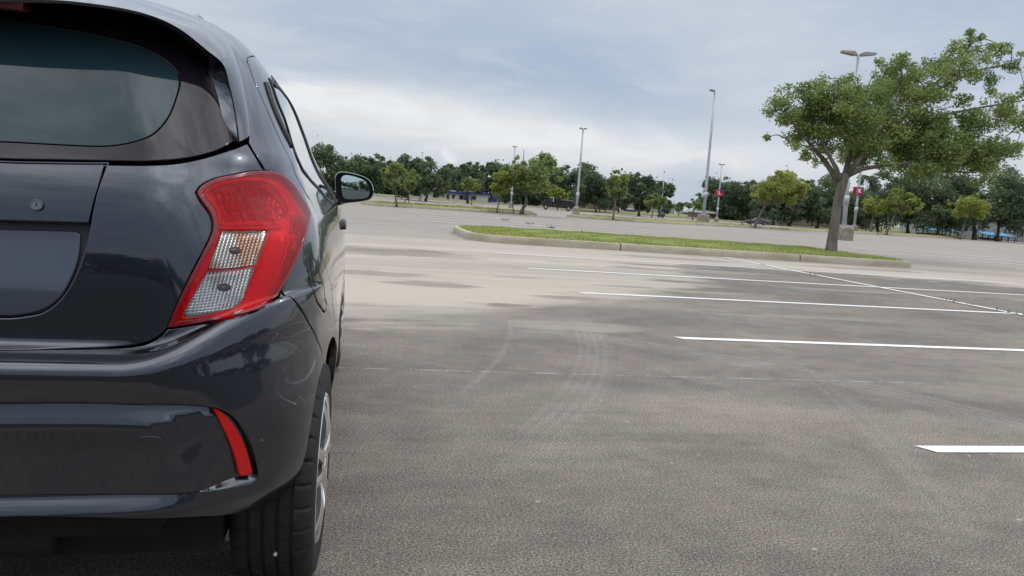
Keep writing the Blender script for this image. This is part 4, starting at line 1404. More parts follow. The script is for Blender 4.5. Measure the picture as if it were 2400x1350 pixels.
KERB = kerb_mat()
TURF = noisy("turf_soil", (0.17, 0.22, 0.055), (0.25, 0.28, 0.075), 2.0, 0.95, 0.5, 30)
def blade_mat():
    m, t, b = mat("grass_blades", (0.2, 0.3, 0.06), 0.7)
    a = t.node('ShaderNodeAttribute', attribute_name='tint')
    t.set(b.inputs['Base Color'], t.mix(a.outputs['Fac'], (0.215, 0.285, 0.060), (0.420, 0.405, 0.125)))
    return m
BLADES = blade_mat()


def rounded(x0, x1, y0, y1, rads, n=10):
    """counter-clockwise rectangle with corner radii (lower left, lower right, upper right, upper left)"""
    P = []
    for (cx, cy, a0, r) in ((x0, y0, 180, rads[0]), (x1, y0, 270, rads[1]), (x1, y1, 0, rads[2]), (x0, y1, 90, rads[3])):
        ox = cx + (r if cx == x0 else -r); oy = cy + (r if cy == y0 else -r)
        for k in range(n + 1):
            th = R(a0 + 90 * k / n)
            P.append((ox + r * math.cos(th), oy + r * math.sin(th)))
    return P


def island(origin, ang, L, Dp, rads, label, H=0.16, blades=3000, bh=0.06, seed=1, kw=0.16, grass_label=None, mound=0.06):
    P = np.array(rounded(0, L, 0, Dp, rads))
    keep = np.linalg.norm(P - np.roll(P, 1, 0), axis=1) > 1e-4
    P = P[keep]; n = len(P)
    prof = [(0.0, -0.02), (0.004, H * 0.45), (0.012, H * 0.80), (0.030, H * 0.97), (0.055, H), (kw - 0.02, H), (kw, H - 0.02), (kw, 0.0)]
    V = []; F_ = []
    for d, z in prof:
        Q = inset(P, d)
        V += [(q[0], q[1], z) for q in Q]
    for j in range(len(prof) - 1):
        for i in range(n):
            F_.append((j * n + i, j * n + (i + 1) % n, (j + 1) * n + (i + 1) % n, (j + 1) * n + i))
    o = link("kerb", mesh("kerb", V, F_, KERB, True)); auto_smooth(o, 40)
    o.location = (origin[0], origin[1], 0); o.rotation_euler = (0, 0, ang)
    tag(o, label, "kerb", "kerbs of the planted islands")
    # turf bed
    G = inset(P, kw - 0.004)
    cx, cy = G.mean(0)
    V = []; F_ = []
    lv = [(1.0, H - 0.03), (0.93, H + 0.0), (0.7, H + mound * 0.6), (0.35, H + mound), (0.02, H + mound)]
    for s_, z in lv: V += [(cx + (g[0] - cx) * s_, cy + (g[1] - cy) * s_, z) for g in G]
    for j in range(len(lv) - 1):
        for i in range(n):
            F_.append((j * n + i, j * n + (i + 1) % n, (j + 1) * n + (i + 1) % n, (j + 1) * n + i))
    rg = np.random.default_rng(seed)
    nv = len(V)
    ti = [0.35] * nv
    B_ = []
    cnt = 0
    bx = []
    while len(bx) < blades:
        q = np.stack([rg.uniform(0, L, 4000), rg.uniform(0, Dp, 4000)], 1)
        q = q[inside(G, q)]
        bx += list(q)
    q = np.array(bx[:blades])
    # blades stand in tufts of uneven height
    h = bh * rg.uniform(0.5, 1.15, blades) * (0.75 + 0.5 * np.sin(q[:, 0] * 2.3 + 1.7 * np.sin(q[:, 1] * 1.9)) ** 2)
    rr = np.maximum(np.abs(q[:, 0] - cx) / (L / 2), np.abs(q[:, 1] - cy) / (Dp / 2))
    z0 = H + mound * np.clip(1.15 * (1 - rr), 0, 1) - 0.012
    th = rg.uniform(0, 6.28, blades); w = rg.uniform(0.5, 1.2, blades) * bh * 0.13
    lx, ly = rg.normal(0, 0.35, blades) * h, rg.normal(0, 0.35, blades) * h
    A = np.stack([q[:, 0] - w * np.cos(th), q[:, 1] - w * np.sin(th), z0], 1)
    Bv = np.stack([q[:, 0] + w * np.cos(th), q[:, 1] + w * np.sin(th), z0], 1)
    Cv = np.stack([q[:, 0] + lx, q[:, 1] + ly, z0 + h], 1)
    VV = np.concatenate([np.array(V), np.stack([A, Bv, Cv], 1).reshape(-1, 3)])
    FF = F_ + [(nv + 3 * k, nv + 3 * k + 1, nv + 3 * k + 2) for k in range(blades)]
    me = mesh("grass", VV, FF, [TURF, BLADES])
    me.polygons.foreach_set('material_index', [0] * len(F_) + [1] * blades)
    at = me.attributes.new('tint', 'FLOAT', 'POINT')
    tv = np.clip(0.5 + 0.35 * np.sin(q[:, 0] * 1.1 + 2 * np.sin(q[:, 1] * 0.9)) + rg.normal(0, 0.25, blades), 0, 1)
    at.data.foreach_set('value', np.concatenate([np.full(nv, 0.4), np.repeat(tv, 3)]))
    g = link("grass", me)
    g.location = o.location; g.rotation_euler = o.rotation_euler
    tag(g, kind='stuff')
    return o


island((2.70, 16.93), 0.0, 11.45, 4.75, (1.0, 0.25, 0.25, 1.6), "long concrete kerb round the nearest grass island with the big tree", 0.17, 52000, 0.058, 3)
def far_island(p0, p1, Dp, label, blades=5000, seed=1, H=0.15, ext=0.0, bh=0.08):
    a = ground_at(*p0); b_ = ground_at(*p1)
    L = math.hypot(b_[0] - a[0], b_[1] - a[1]) + ext
    return island((a[0], a[1]), math.atan2(b_[1] - a[1], b_[0] - a[0]), L, Dp, (0.6, 0.3, 0.3, 0.6), label, H, blades, bh, seed)


far_island((893, 484), (1264, 505.5), 3.2, "low kerb of the far island with three young trees, nearest the side mirror", 6000, 11, 0.17, 0.0, 0.12)
far_island((1395, 514.5), (1500, 520), 3.0, "short weathered kerb of the far island under the sparse broken-topped tree", 3000, 12, 0.17)
far_island((1487, 521), (1808, 537), 3.0, "low kerb of the far island with the leaning yellow-green tree", 6000, 13, 0.17)
far_island((1850, 540.5), (2330, 563), 3.0, "low kerb of the far island behind the big tree, with staked trees", 6000, 14, 0.17, 10.0)

# lawn beyond the lot, bounded by a kerb
edge = [(-900, 330), (0, 396), (560, 437), (745, 451), (876, 459.5), (1180, 481), (1356, 494.5), (1600, 512), (1800, 526.5), (2163, 550), (2400, 567), (2700, 590), (3500, 652)]
E_ = [ground_at(*p) for p in edge]
far_pts = [(p[0] + (p[0]) * 6.0, p[1] * 7.0) for p in E_]
V = [(p[0], p[1], 0.10) for p in E_] + [(q[0], q[1], 0.12) for q in far_pts]
n = len(E_)
LAWN = noisy("lawn", (0.145, 0.165, 0.055), (0.235, 0.235, 0.090), 0.12, 0.95, 0.6, 8)
tag(link("lawn", mesh("lawn", V, [(i, i + 1, n + i + 1, n + i) for i in range(n - 1)], LAWN)), kind='structure')
V = []; 
for dz, k in ((0.0, 0.0), (0.13, 0.0), (0.13, 0.004), (0.05, 0.005)):
    V += [(p[0] * (1 + k) , p[1] * (1 + k), dz) for p in E_]
F_ = [(j * n + i, j * n + i + 1, (j + 1) * n + i + 1, (j + 1) * n + i) for j in range(3) for i in range(n - 1)]
ko = link("kerb", mesh("kerb", V, F_, KERB))
tag(ko, "long straight kerb between the far side of the lot and the lawn", "kerb", "kerbs of the planted islands")


# ------------------------------------------------------------------ trees
def leaf_mat(name, c0, c1, c2):
    m = bpy.data.materials.new(name)
    m.use_nodes = True
    t = NT(m.node_tree)
    a = t.node('ShaderNodeAttribute', attribute_name='tint').outputs['Fac']
    c = t.mix(t.smooth(a, 0.0, 0.55), c0, c1)
    c = t.mix(t.smooth(a, 0.5, 1.0), c, c2)
    d = t.node('ShaderNodeBsdfPrincipled'); t.set(d.inputs['Base Color'], c); d.inputs['Roughness'].default_value = 0.55; d.inputs['Specular IOR Level'].default_value = 0.25
    tr = t.node('ShaderNodeBsdfTranslucent'); t.set(tr.inputs[0], c)
    mx = t.node('ShaderNodeMixShader'); mx.inputs[0].default_value = 0.42
    t.set(mx.inputs[1], d.outputs[0]); t.set(mx.inputs[2], tr.outputs[0])
    o = t.node('ShaderNodeOutputMaterial'); t.set(o.inputs[0], mx.outputs[0])
    return m


LEAF_DARK = leaf_mat("oak_leaves", (0.075, 0.112, 0.068), (0.130, 0.182, 0.100), (0.195, 0.250, 0.130))
LEAF_MID = leaf_mat("green_leaves", (0.140, 0.195, 0.080), (0.240, 0.310, 0.110), (0.350, 0.410, 0.150))
LEAF_LIGHT = leaf_mat("yellow_green_leaves", (0.170, 0.215, 0.060), (0.285, 0.335, 0.082), (0.410, 0.440, 0.120))
LEAF_MAIN = leaf_mat("elm_leaves", (0.140, 0.205, 0.070), (0.250, 0.325, 0.105), (0.380, 0.435, 0.155))
BARK = noisy("bark", (0.095, 0.080, 0.068), (0.185, 0.160, 0.138), 7, 0.9, 1.0, 40, stretch=(1, 1, 0.25), bd=0.03)
BARK_DARK = noisy("dark_bark", (0.045, 0.038, 0.032), (0.085, 0.072, 0.060), 9, 0.9, 0.6, 30, stretch=(1, 1, 0.25))


def leaves(C, rad, n, size, rg, flat=1.0, tint=0.5):
    """n leaf faces spread round the cluster centres C (k,3) with radii rad (k,)"""
    k = rg.choice(len(C), n, p=(rad ** 2) / (rad ** 2).sum())
    d = rg.normal(0, 1, (n, 3)); d /= np.linalg.norm(d, axis=1, keepdims=True)
    r = rad[k] * rg.uniform(0.15, 1.0, n) ** 0.55 * (1 + 0.40 * rg.normal(0, 1, n) * (rg.uniform(0, 1, n) > 0.8))
    P = C[k] + d * r[:, None] * np.array([1, 1, flat])
    a = rg.normal(0, 1, (n, 3)); a[:, 2] *= 0.7; a /= np.linalg.norm(a, axis=1, keepdims=True)
    b = np.cross(a, rg.normal(0, 1, (n, 3))); b /= np.linalg.norm(b, axis=1, keepdims=True)
    s = size * rg.uniform(0.6, 1.35, n)[:, None]
    V = np.stack([P - a * s, P + b * s * 0.42, P + a * s, P - b * s * 0.42], 1).reshape(-1, 3)
    base = tint[k] if hasattr(tint, '__len__') else tint
    T = np.clip(base + rg.normal(0, 0.22, n), 0, 1)
    return V, np.repeat(T, 4)


def crown_object(V, T, m, parent):
    n = len(V) // 4
    me = bpy.data.meshes.new("crown")
    me.vertices.add(len(V)); me.vertices.foreach_set('co', V.ravel().astype(np.float32))
    me.loops.add(len(V)); me.loops.foreach_set('vertex_index', np.arange(len(V), dtype=np.int32))
    me.polygons.add(n); me.polygons.foreach_set('loop_start', np.arange(0, 4 * n, 4, dtype=np.int32))
    me.polygons.foreach_set('loop_total', np.full(n, 4, dtype=np.int32))
    at = me.attributes.new('tint', 'FLOAT', 'POINT'); at.data.foreach_set('value', T.astype(np.float32))
    me.materials.append(m)
    me.update(); me.validate()
    return link("crown", me, parent)


def at_depth(px, py, D):
    return CAM + ray(px, py) * D


def limb(mb, a, b, r0, r1, rg, n=5, sag=0.12):
    a = np.array(a); b = np.array(b); L = np.linalg.norm(b - a)
    pts = []
    off = rg.normal(0, 1, 3) * L * sag * 0.6
    for i in range(n + 1):
        t = i / n
        pts.append(a + (b - a) * t + off * math.sin(math.pi * t) + np.array([0, 0, L * sag * 0.5 * math.sin(math.pi * t)]))
    mb.tube([Vector(p) for p in pts], [r0 + (r1 - r0) * i / n for i in range(n + 1)], 6)


def tree(name, base, box, kind, label, cat="tree", group=None, seed=1, nleaf=6000, lsize=None, trunk_px=7, lobes=13, bare=False, base_z=0.1, depth=None, lean=None, round_=False):
    """a tree standing where the photograph shows its trunk; box = crown extent in the photograph"""
    rg = np.random.default_rng(seed)
    if depth is None:
        B = ground_at(base[0], base[1], base_z)
        D = float((B - CAM) @ _f)
    else:
        D = depth
        B = at_depth(base[0], base[1], D); B[2] = base_z
    x0, y0, x1, y1 = box
    c = at_depth((x0 + x1) / 2, (y0 + y1) / 2, D)
    rx = (x1 - x0) / 2 * D / FPX; rz = (y1 - y0) / 2 * D / FPX; ry = rx * (0.75 if rx > rz * 1.4 else 0.9)
    yaw = np.array([[math.cos(YAW), math.sin(YAW), 0], [-math.sin(YAW), math.cos(YAW), 0], [0, 0, 1]])
    t = empty(name, B)
    t['world_laid'] = 1
    tag(t, label, cat, group)
    C = []; Rr = []; Tn = []
    mn = min(rx, rz)
    tb = rg.uniform(0.25, 0.65)
    if kind == 'dark' and not round_:
        # low skirt of foliage all round
        for k in range(7):
            th = rg.uniform(0, 6.28)
            C.append(c + (np.array([math.cos(th) * 0.68, math.sin(th) * 0.68, rg.uniform(-0.85, -0.35)]) * np.array([rx, ry, rz])) @ yaw); Rr.append(mn * rg.uniform(0.25, 0.45)); Tn.append(tb - 0.1)
    for k in range(lobes):
        for _ in range(40):
            u = rg.normal(0, 1, 3); u /= np.linalg.norm(u)
            u *= rg.uniform(0.40, 0.90)
            if u[2] > -0.75: break
        if not round_ and u[2] < -0.2: u[:2] *= 0.85
        q = c + (u * np.array([rx, ry, rz])) @ yaw
        C.append(q); Rr.append(mn * rg.uniform(0.22, 0.52)); Tn.append(np.clip(rg.normal(tb, 0.16), 0.05, 0.95))
    # small outlying sprays roughen the outline
    for k in range(int(lobes * 2.2)):
        u = rg.normal(0, 1, 3); u /= np.linalg.norm(u); u *= rg.uniform(0.84, 1.0)
        if u[2] < -0.5: u[2] = -0.5
        C.append(c + (u * np.array([rx, ry, rz])) @ yaw); Rr.append(mn * rg.uniform(0.08, 0.20)); Tn.append(np.clip(rg.normal(0.5, 0.2), 0.1, 1.0))
    C = np.array(C); Rr = np.array(Rr); Tn = np.array(Tn)
    m = {'dark': LEAF_DARK, 'mid': LEAF_MID, 'light': LEAF_LIGHT}[kind]
    ls = lsize or max(0.10, 3.3 * D / FPX)
    V, T = leaves(C, Rr, nleaf, ls, rg, 0.8, Tn)
    # trunk and limbs
    mb = MB()
    r0 = trunk_px / 2 * D / FPX * (1.0 if kind == 'dark' else 0.8)
    fork = B + (c - B) * 0.0
    zf = max(c[2] - rz * 0.80, B[2] + 0.4 * (c[2] - B[2]))
    k = (zf - B[2]) / max(c[2] - B[2], 0.1)
    fork = B + (c - B) * k * np.array([0.75, 0.75, 1]) ; fork[2] = zf
    mid = (B + fork) / 2 + np.array([rg.normal(0, .04), 0, 0]) * rx
    mb.tube([Vector(B - np.array([0, 0, .1])), Vector(B + np.array([0, 0, 0.12])), Vector(mid), Vector(fork)], [r0 * 1.35, r0 * 1.1, r0 * 0.85, r0 * 0.72], 8)
    for q in C[:lobes]:
        if rg.uniform() < 0.75: limb(mb, fork, q, r0 * 0.45, r0 * 0.10, rg)
    if bare:
        for (a, b_) in bare:
            limb(mb, fork, at_depth(a[0], a[1], D), r0 * 0.4, r0 * 0.30, rg)
            limb(mb, at_depth(a[0], a[1], D), at_depth(b_[0], b_[1], D), r0 * 0.30, r0 * 0.10, rg, 5, 0.25)
    mb.build("trunk", BARK_DARK if kind == 'dark' else BARK, t, True)
    crown_object(V, T, m, t)
    return t


# distant dark oaks on the lawn: (base, crown box, label, trunk width)
GD = "dark oaks along the far side of the lot"
DARK_OAKS = [
    ((770, 458), (705, 342, 803, 448), "dark oak standing tall behind the wing mirror of the near car", 7, 118),
    ((838, 461), (792, 364, 872, 452), "dark oak right of the wing mirror, low round crown", 7, 118),
    ((893, 464), (852, 366, 930, 455), "dark oak behind the leftmost young tree", 7, 120),
    ((957, 466), (908, 362, 992, 452), "dark oak with forked trunk just right of the leftmost young tree", 6, None),
    ((998, 470), (950, 374, 1058, 455), "broad dark oak with thick black trunk left of the blue and white building", 7, None),
    ((1050, 470), (1028, 388, 1082, 452), "small dark oak in front of the blue and white building", 5, 112),
    ((1096, 475), (1058, 380, 1136, 452), "spiky-topped dark oak in front of the blue painted wall", 7, None),
    ((1146, 477), (1112, 382, 1185, 462), "dark oak half hidden behind the two saplings", 6, 112),
    ((1225, 480), (1180, 386, 1268, 474), "dark oak hidden behind the tall pale tree", 6, 112),
    ((1290, 484), (1245, 378, 1345, 470), "dark oak rising above the black tow truck", 8, 110),
    ((1345, 488), (1305, 382, 1402, 478), "dark oak behind the tall lamp post near the tow truck", 7, 110),
    ((1397, 496), (1352, 402, 1442, 480), "dark oak with thin trunk in front of the brick wall", 5, None),
    ((1450, 497), (1412, 415, 1482, 484), "dark oak behind the sparse broken-topped tree", 5, 104),
    ((1497, 505), (1450, 408, 1552, 485), "dark oak with stout black trunk before the beige warehouse", 8, None),
    ((1545, 505), (1518, 425, 1576, 482), "ragged dark oak at the edge of the open gap of sky", 5, 105),
    ((1702, 518), (1640, 420, 1740, 506), "large round dark oak behind the sign with the letter L", 9, 114),
    ((1722, 520), (1690, 416, 1792, 508), "large dark oak left of the leaning yellow-green tree", 8, 112),
    ((1812, 523), (1765, 436, 1862, 512), "dark oak behind the leaning yellow-green tree", 7, 95),
    ((1850, 525), (1815, 424, 1915, 516), "dark oak with forked trunk in front of the black fence", 9, 96),
    ((1915, 528), (1862, 420, 1985, 520), "dark oak directly behind the trunk of the big tree", 8, 96),
    ((1990, 533), (1940, 430, 2040, 526), "dark oak behind the sign with the letter K", 8, 98),
    ((2058, 538), (2005, 405, 2112, 532), "dark oak behind the pair of yellow-green trees", 8, 100),
    ((2128, 541), (2072, 396, 2190, 534), "wide dark oak left of the blue canopy", 9, 100),
    ((2198, 549), (2140, 390, 2262, 538), "dark oak standing over the blue canopy", 9, 98),
    ((2284, 553), (2215, 400, 2335, 540), "dark oak with thick grey trunk behind the single yellow-green tree", 12, 98),
    ((2338, 555), (2292, 385, 2402, 536), "dark oak near the right edge over the second blue canopy", 9, 98),
    ((2415, 562), (2352, 400, 2480, 546), "dark oak at the extreme right edge of the view", 9, 98),
]
for i, (b_, bx, lb, tp, dp) in enumerate(DARK_OAKS):
    wx = (bx[2] - bx[0]) * 0.10
    bx = (bx[0] - wx, bx[1] - 2, bx[2] + wx, bx[3] + (-7 if 1020 < (bx[0] + bx[2]) / 2 < 1160 else 5))
    tree("oak_tree", b_, bx, 'dark', lb, "tree", GD, seed=100 + i, nleaf=9500, trunk_px=tp * 0.85, depth=dp, lobes=15)

GL = "young trees on the islands"
tree("young_tree", (930, 480), (893, 374, 952, 456), 'mid', "pale young tree, leftmost on the far islands, with a leaning stake", "tree", GL, 201, 3600, trunk_px=5, base_z=0.15, lobes=10)
tree("young_tree", (958, 478), (935, 398, 984, 448), 'mid', "small olive tree crown tucked against the leftmost young tree", "tree", GL, 202, 2200, trunk_px=3, base_z=0.15, lobes=8)
tree("young_tree", (1105, 478), (1074, 414, 1136, 452), 'mid', "little round green tree before the blue and white building", "tree", GL, 203, 2400, trunk_px=3, lobes=9)
tree("young_tree", (1165, 495), (1150, 398, 1206, 462), 'light', "slim sapling left of the tall lamp post on the far island", "tree", GL, 204, 3200, trunk_px=4, base_z=0.15, lobes=10)
tree("young_tree", (1222, 499), (1176, 356, 1318, 462), 'mid', "tall pale tree with a bare twig on top, largest on the far island", "tree", GL, 205, 9000, trunk_px=10, base_z=0.15, lobes=22, bare=[((1222, 430), (1226, 352))])
tree("young_tree", (1306, 491), (1279, 443, 1345, 473), 'light', "low spreading bright tree in front of the black tow truck", "tree", GL, 206, 2800, trunk_px=3, lobes=9)
tree("young_tree", (1405, 496), (1364, 428, 1430, 474), 'mid', "green tree between the lamp post and the sparse broken-topped tree", "tree", GL, 207, 3200, trunk_px=4, lobes=10)
tree("young_tree", (1437, 512), (1424, 395, 1474, 478), 'mid', "sparse broken-topped tree with bare arching branches", "tree", GL, 208, 3000, trunk_px=6, base_z=0.15, lobes=12, bare=[((1440, 450), (1445, 390)), ((1446, 440), (1478, 408)), ((1470, 412), (1500, 408)), ((1442, 430), (1432, 405))])
tree("young_tree", (1527, 508), (1506, 454, 1568, 488), 'mid', "low green tree right of the stout dark oak by the warehouse", "tree", GL, 209, 3000, trunk_px=3, lobes=9)
tree("young_tree", (1590, 507), (1578, 474, 1602, 496), 'mid', "tiny tree in the open gap before the warehouse", "tree", GL, 210, 900, trunk_px=3, lobes=6)
tree("young_tree", (1623, 514), (1604, 466, 1650, 496), 'mid', "small umbrella-shaped tree left of the round oak", "tree", GL, 211, 1800, trunk_px=4, lobes=8)
tree("young_tree", (1770, 531), (1752, 400, 1898, 488), 'light', "leaning yellow-green tree with a wide windswept crown and stakes", "tree", GL, 212, 8500, trunk_px=8, base_z=0.15, lobes=22)
tree("young_tree", (2040, 545), (2020, 456, 2082, 508), 'light', "yellow-green tree just right of the sign with the letter K", "tree", GL, 213, 3200, trunk_px=6, base_z=0.15, lobes=10)
tree("young_tree", (2078, 548), (2062, 446, 2166, 512), 'light', "leaning yellow-green tree, wider of the pair beside the letter K", "tree", GL, 214, 4800, trunk_px=6, base_z=0.15, lobes=14)
tree("young_tree", (2250, 559), (2220, 455, 2325, 522), 'light', "single yellow-green tree near the blue canopies", "tree", GL, 215, 4600, trunk_px=6, base_z=0.15, lobes=14)
tree("clipped_shrub", (1518, 503), (1510, 484, 1526, 498), 'dark', "small clipped ball shrub left of two, by the warehouse wall", "shrub", "ball shrubs", 216, 900, trunk_px=2, lobes=7, round_=True)
tree("clipped_shrub", (1558, 506), (1550, 482, 1568, 503), 'dark', "taller clipped egg-shaped shrub by the warehouse wall", "shrub", "ball shrubs", 217, 1000, trunk_px=2, lobes=7, round_=True)


# the big tree on the near island
def big_tree():
    rg = np.random.default_rng(77)
    B = ground_at(1948, 591, 0.17)
    D0 = float((B - CAM) @ _f)
    t = empty("big_tree", B)
    t['world_laid'] = 1
    tag(t, "big leafy tree with forked grey trunk growing on the near grass island", "tree")
    P = lambda x, y, dd=0.0: at_depth(x, y, D0 + (dd if dd > -0.2 else -0.2 - 0.25 * (dd + 0.2)))
    mb = MB()
    k = D0 / FPX
    mb.tube([Vector(P(1947, 596)), Vector(P(1948, 586)), Vector(P(1951, 560)), Vector(P(1957, 520)), Vector(P(1963, 480)), Vector(P(1969, 450)), Vector(P(1974, 425)), Vector(P(1980, 408))],
            [18 * k, 13.5 * k, 11.5 * k, 10.5 * k, 10.5 * k, 11.5 * k, 13 * k, 9.5 * k], 14)
    LB = [[(1968, 440, 0), (1953, 408, 0.2), (1935, 380, 0.3), (1905, 345, 0.2), (1868, 300, 0.0), (1835, 262, -0.2)], [(1970, 430, 0), (1960, 395, -0.3), (1938, 355, -0.7), (1915, 300, -1.0), (1905, 240, -1.2)],
          [(1980, 415, 0), (1990, 370, 0.3), (2000, 320, 0.7), (2012, 270, 1.0), (2035, 210, 1.2)], [(1985, 410, 0), (2010, 380, -0.4), (2045, 330, -0.9), (2085, 270, -1.2), (2110, 200, -1.2)],
          [(1985, 412, 0), (2020, 396, -0.2), (2065, 389, -0.5), (2120, 383, -0.8), (2180, 374, -1.0), (2260, 380, -1.2)], [(2010, 385, 0.3), (2060, 330, 0.6), (2125, 270, 0.8), (2190, 200, 0.9), (2245, 140, 0.8), (2288, 88, 0.6)],
          [(2060, 335, 0.6), (2140, 300, 1.0), (2230, 265, 1.3), (2310, 250, 1.4), (2400, 235, 1.3), (2460, 240, 1.2)], [(2150, 240, 0.9), (2230, 190, 1.0), (2310, 160, 1.0), (2390, 145, 0.8)],
          [(2120, 383, -0.8), (2190, 400, -1.4), (2270, 405, -1.8), (2330, 380, -2.0)], [(2230, 265, 1.3), (2290, 290, 0.9), (2370, 310, 0.6)], [(1938, 355, -0.7), (1880, 340, -1.1), (1850, 330, -1.3)]]
    for j, L in enumerate(LB):
        r0 = (8.5, 7.5, 8, 7.5, 6.5, 6.5, 5, 4, 4, 3, 3)[j] * k
        pts = [Vector(P(*q)) for q in L]
        mb.tube(pts, [r0 * (1 - 0.88 * i / (len(pts) - 1)) for i in range(len(pts))], 8)
    LOBES = [(1812, 250, 20), (1840, 262, 40), (1835, 228, 26), (1880, 235, 40), (1930, 215, 42), (1905, 285, 52), (1960, 255, 52), (1870, 318, 32), (1945, 325, 48), (1905, 350, 26), (1985, 210, 34), (2010, 290, 55), (2005, 350, 46),
             (2045, 235, 46), (2070, 180, 36), (2110, 160, 38), (2095, 220, 50), (2150, 190, 42), (2150, 240, 44), (2195, 160, 34), (2230, 125, 34), (2262, 105, 28), (2290, 88, 18), (2300, 120, 30), (2250, 165, 40), (2215, 215, 36), (2310, 180, 28), (2345, 140, 26), (2375, 155, 24), (2395, 130, 20), (2370, 110, 16),
             (2070, 300, 55), (2060, 360, 44), (2130, 320, 58), (2185, 285, 40), (2190, 350, 56), (2120, 375, 34), (2245, 330, 46), (2290, 285, 44), (2350, 265, 40), (2395, 285, 36), (2300, 345, 44), (2250, 385, 40), (2320, 390, 28), (2180, 395, 24), (2350, 325, 24), (2375, 345, 18), (2150, 400, 36), (2300, 395, 42), (2335, 355, 42), (2210, 365, 48), (2100, 345, 40), (2260, 240, 26), (2320, 225, 22), (2400, 220, 24), (2440, 180, 40), (2450, 260, 50), (2450, 330, 30),
             (1800, 325, 7), (1862, 345, 12), (1885, 365, 12), (1935, 385, 18), (1910, 383, 14), (2400, 200, 12), (2388, 340, 10), (2275, 75, 9), (2345, 110, 10), (1850, 205, 12), (1990, 180, 12), (2060, 150, 12), (2120, 128, 12), (2165, 145, 14)]
    MAIN = np.concatenate([np.array(catmull([P(*q) for q in L], 0.2)) for L in LB])
    C = []; Rr = []; Tn = []
    for (x, y, r) in LOBES:
        dd = rg.normal(0, 1.1)
        c = P(x, y, dd)
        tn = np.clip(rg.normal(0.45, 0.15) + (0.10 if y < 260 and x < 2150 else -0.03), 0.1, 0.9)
        j = int(np.argmin(((MAIN - c) ** 2).sum(1)))
        limb(mb, MAIN[j], c, 0.018, 0.008, rg, 4)
        # each lobe is a knot of smaller sprays
        ns = max(3, int((r / 8.5) ** 1.6))
        for _ in range(ns):
            u = rg.normal(0, 1, 3); u /= np.linalg.norm(u); u *= rg.uniform(0.2, 0.9) ** 0.6
            q = c + u * r * k * np.array([1, 1.3, 0.9])
            C.append(q); Rr.append(max(0.12, r * k * rg.uniform(0.36, 0.66))); Tn.append(np.clip(tn + rg.normal(0, .10), 0, 1))
            if rg.uniform() < 0.6: limb(mb, c, q, 0.012, 0.005, rg, 3)
    C = np.array(C); Rr = np.array(Rr); Tn = np.array(Tn)
    V, T = leaves(C, Rr, 105000, 0.044, rg, 0.8, Tn)
    tk = mb.build("trunk", BARK, t, True)
    crown_object(V, T, LEAF_MAIN, t)


big_tree()


# woods behind the viewer, seen only mirrored in the paint and the glass
def woods():
    rg = np.random.default_rng(9)
    C = []; Rr = []; T = []
    mb = MB()
    for k in range(44):
        a = R(88 + 4.6 * k); d = rg.uniform(30, 46)
        h = rg.uniform(5.5, 11) * (0.42 if k < 13 else 0.5 if k < 29 else 0.75); w = rg.uniform(2.5, 4.2)
        b_ = np.array([math.sin(a) * d, math.cos(a) * d, 0])
        mb.tube([Vector(b_), Vector(b_ + np.array([0.1, 0, h * 0.3])), Vector(b_ + np.array([0.2, 0.1, h * 0.62]))], [0.24, 0.17, 0.10], 7)
        for _ in range(13):
            u = rg.normal(0, 1, 3); u /= np.linalg.norm(u); u *= rg.uniform(0.3, 0.85)
            zz = h * 0.55 + u[2] * h * 0.40
            C.append(b_ + np.array([u[0] * w, u[1] * w, zz])); Rr.append(w * rg.uniform(0.3, 0.5) * (1.15 - zz / h * 0.5)); T.append(rg.uniform(0.1, 0.5))
    V, Tt = leaves(np.array(C), np.array(Rr), 70000, 0.26, rg, 0.9, np.array(T))
    o = crown_object(V, Tt, LEAF_DARK, None)
    bm = bmesh.new(); bm.from_mesh(o.data)
    tm = mesh('t', mb.V, mb.F); bm.from_mesh(tm); bm.faces.ensure_lookup_table()
    for fc in bm.faces[len(bm.faces) - len(mb.F):]: fc.material_index = 1
    bm.to_mesh(o.data); bm.free(); o.data.materials.append(BARK_DARK); bpy.data.meshes.remove(tm)
    o.name = "woods"
    tag(o, kind='stuff')
woods()


# the wood that closes the view behind the oaks and the houses
def backdrop_wood():
    rg = np.random.default_rng(19)
    C = []; Rr = []; T = []
    for (x0, x1, ya0, ya1, yb0, yb1, n) in ((-900, 690, 262, 388, 322, 448, 330), (690, 1560, 392, 425, 452, 500, 210), (1645, 2480, 446, 440, 505, 560, 190), (2480, 3500, 440, 530, 560, 640, 190)):
        for k in range(n):
            u = rg.uniform(0, 1); x = x0 + (x1 - x0) * u
            top = ya0 + (ya1 - ya0) * u + 9 * math.sin(x * 0.045) + 6 * math.sin(x * 0.13 + 1) + rg.uniform(0, 8); bot = yb0 + (yb1 - yb0) * u
            D = rg.uniform(178, 200)
            v = rg.uniform(0, 1)
            q = at_depth(x, top + (bot - top) * v, D); r_ = rg.uniform(0.9, 1.9)
            C.append(q); Rr.append(r_); T.append(rg.uniform(0.15, 0.7))
    V, Tt = leaves(np.array(C), np.array(Rr), 82000, 0.42, rg, 0.8, np.array(T))
    o = crown_object(V, Tt, LEAF_DARK, None)
    o.name = "woods"
    tag(o, kind='stuff')
backdrop_wood()


# ------------------------------------------------------------------ lamp posts
STEEL = noisy("galvanised_pole", (0.36, 0.365, 0.375), (0.46, 0.465, 0.475), 3, 0.45, 0.0, metal=0.25)
HEADMAT = mat("lamp_head_grey", (0.24, 0.22, 0.21), 0.5, 0.3)[0]
BASEC = noisy("pole_base_concrete", (0.36, 0.31, 0.25), (0.20, 0.17, 0.14), 2.5, 0.9, 0.4, 20)
LAMPGLASS = mat("lamp_glass", (0.5, 0.5, 0.48), 0.2)[0]


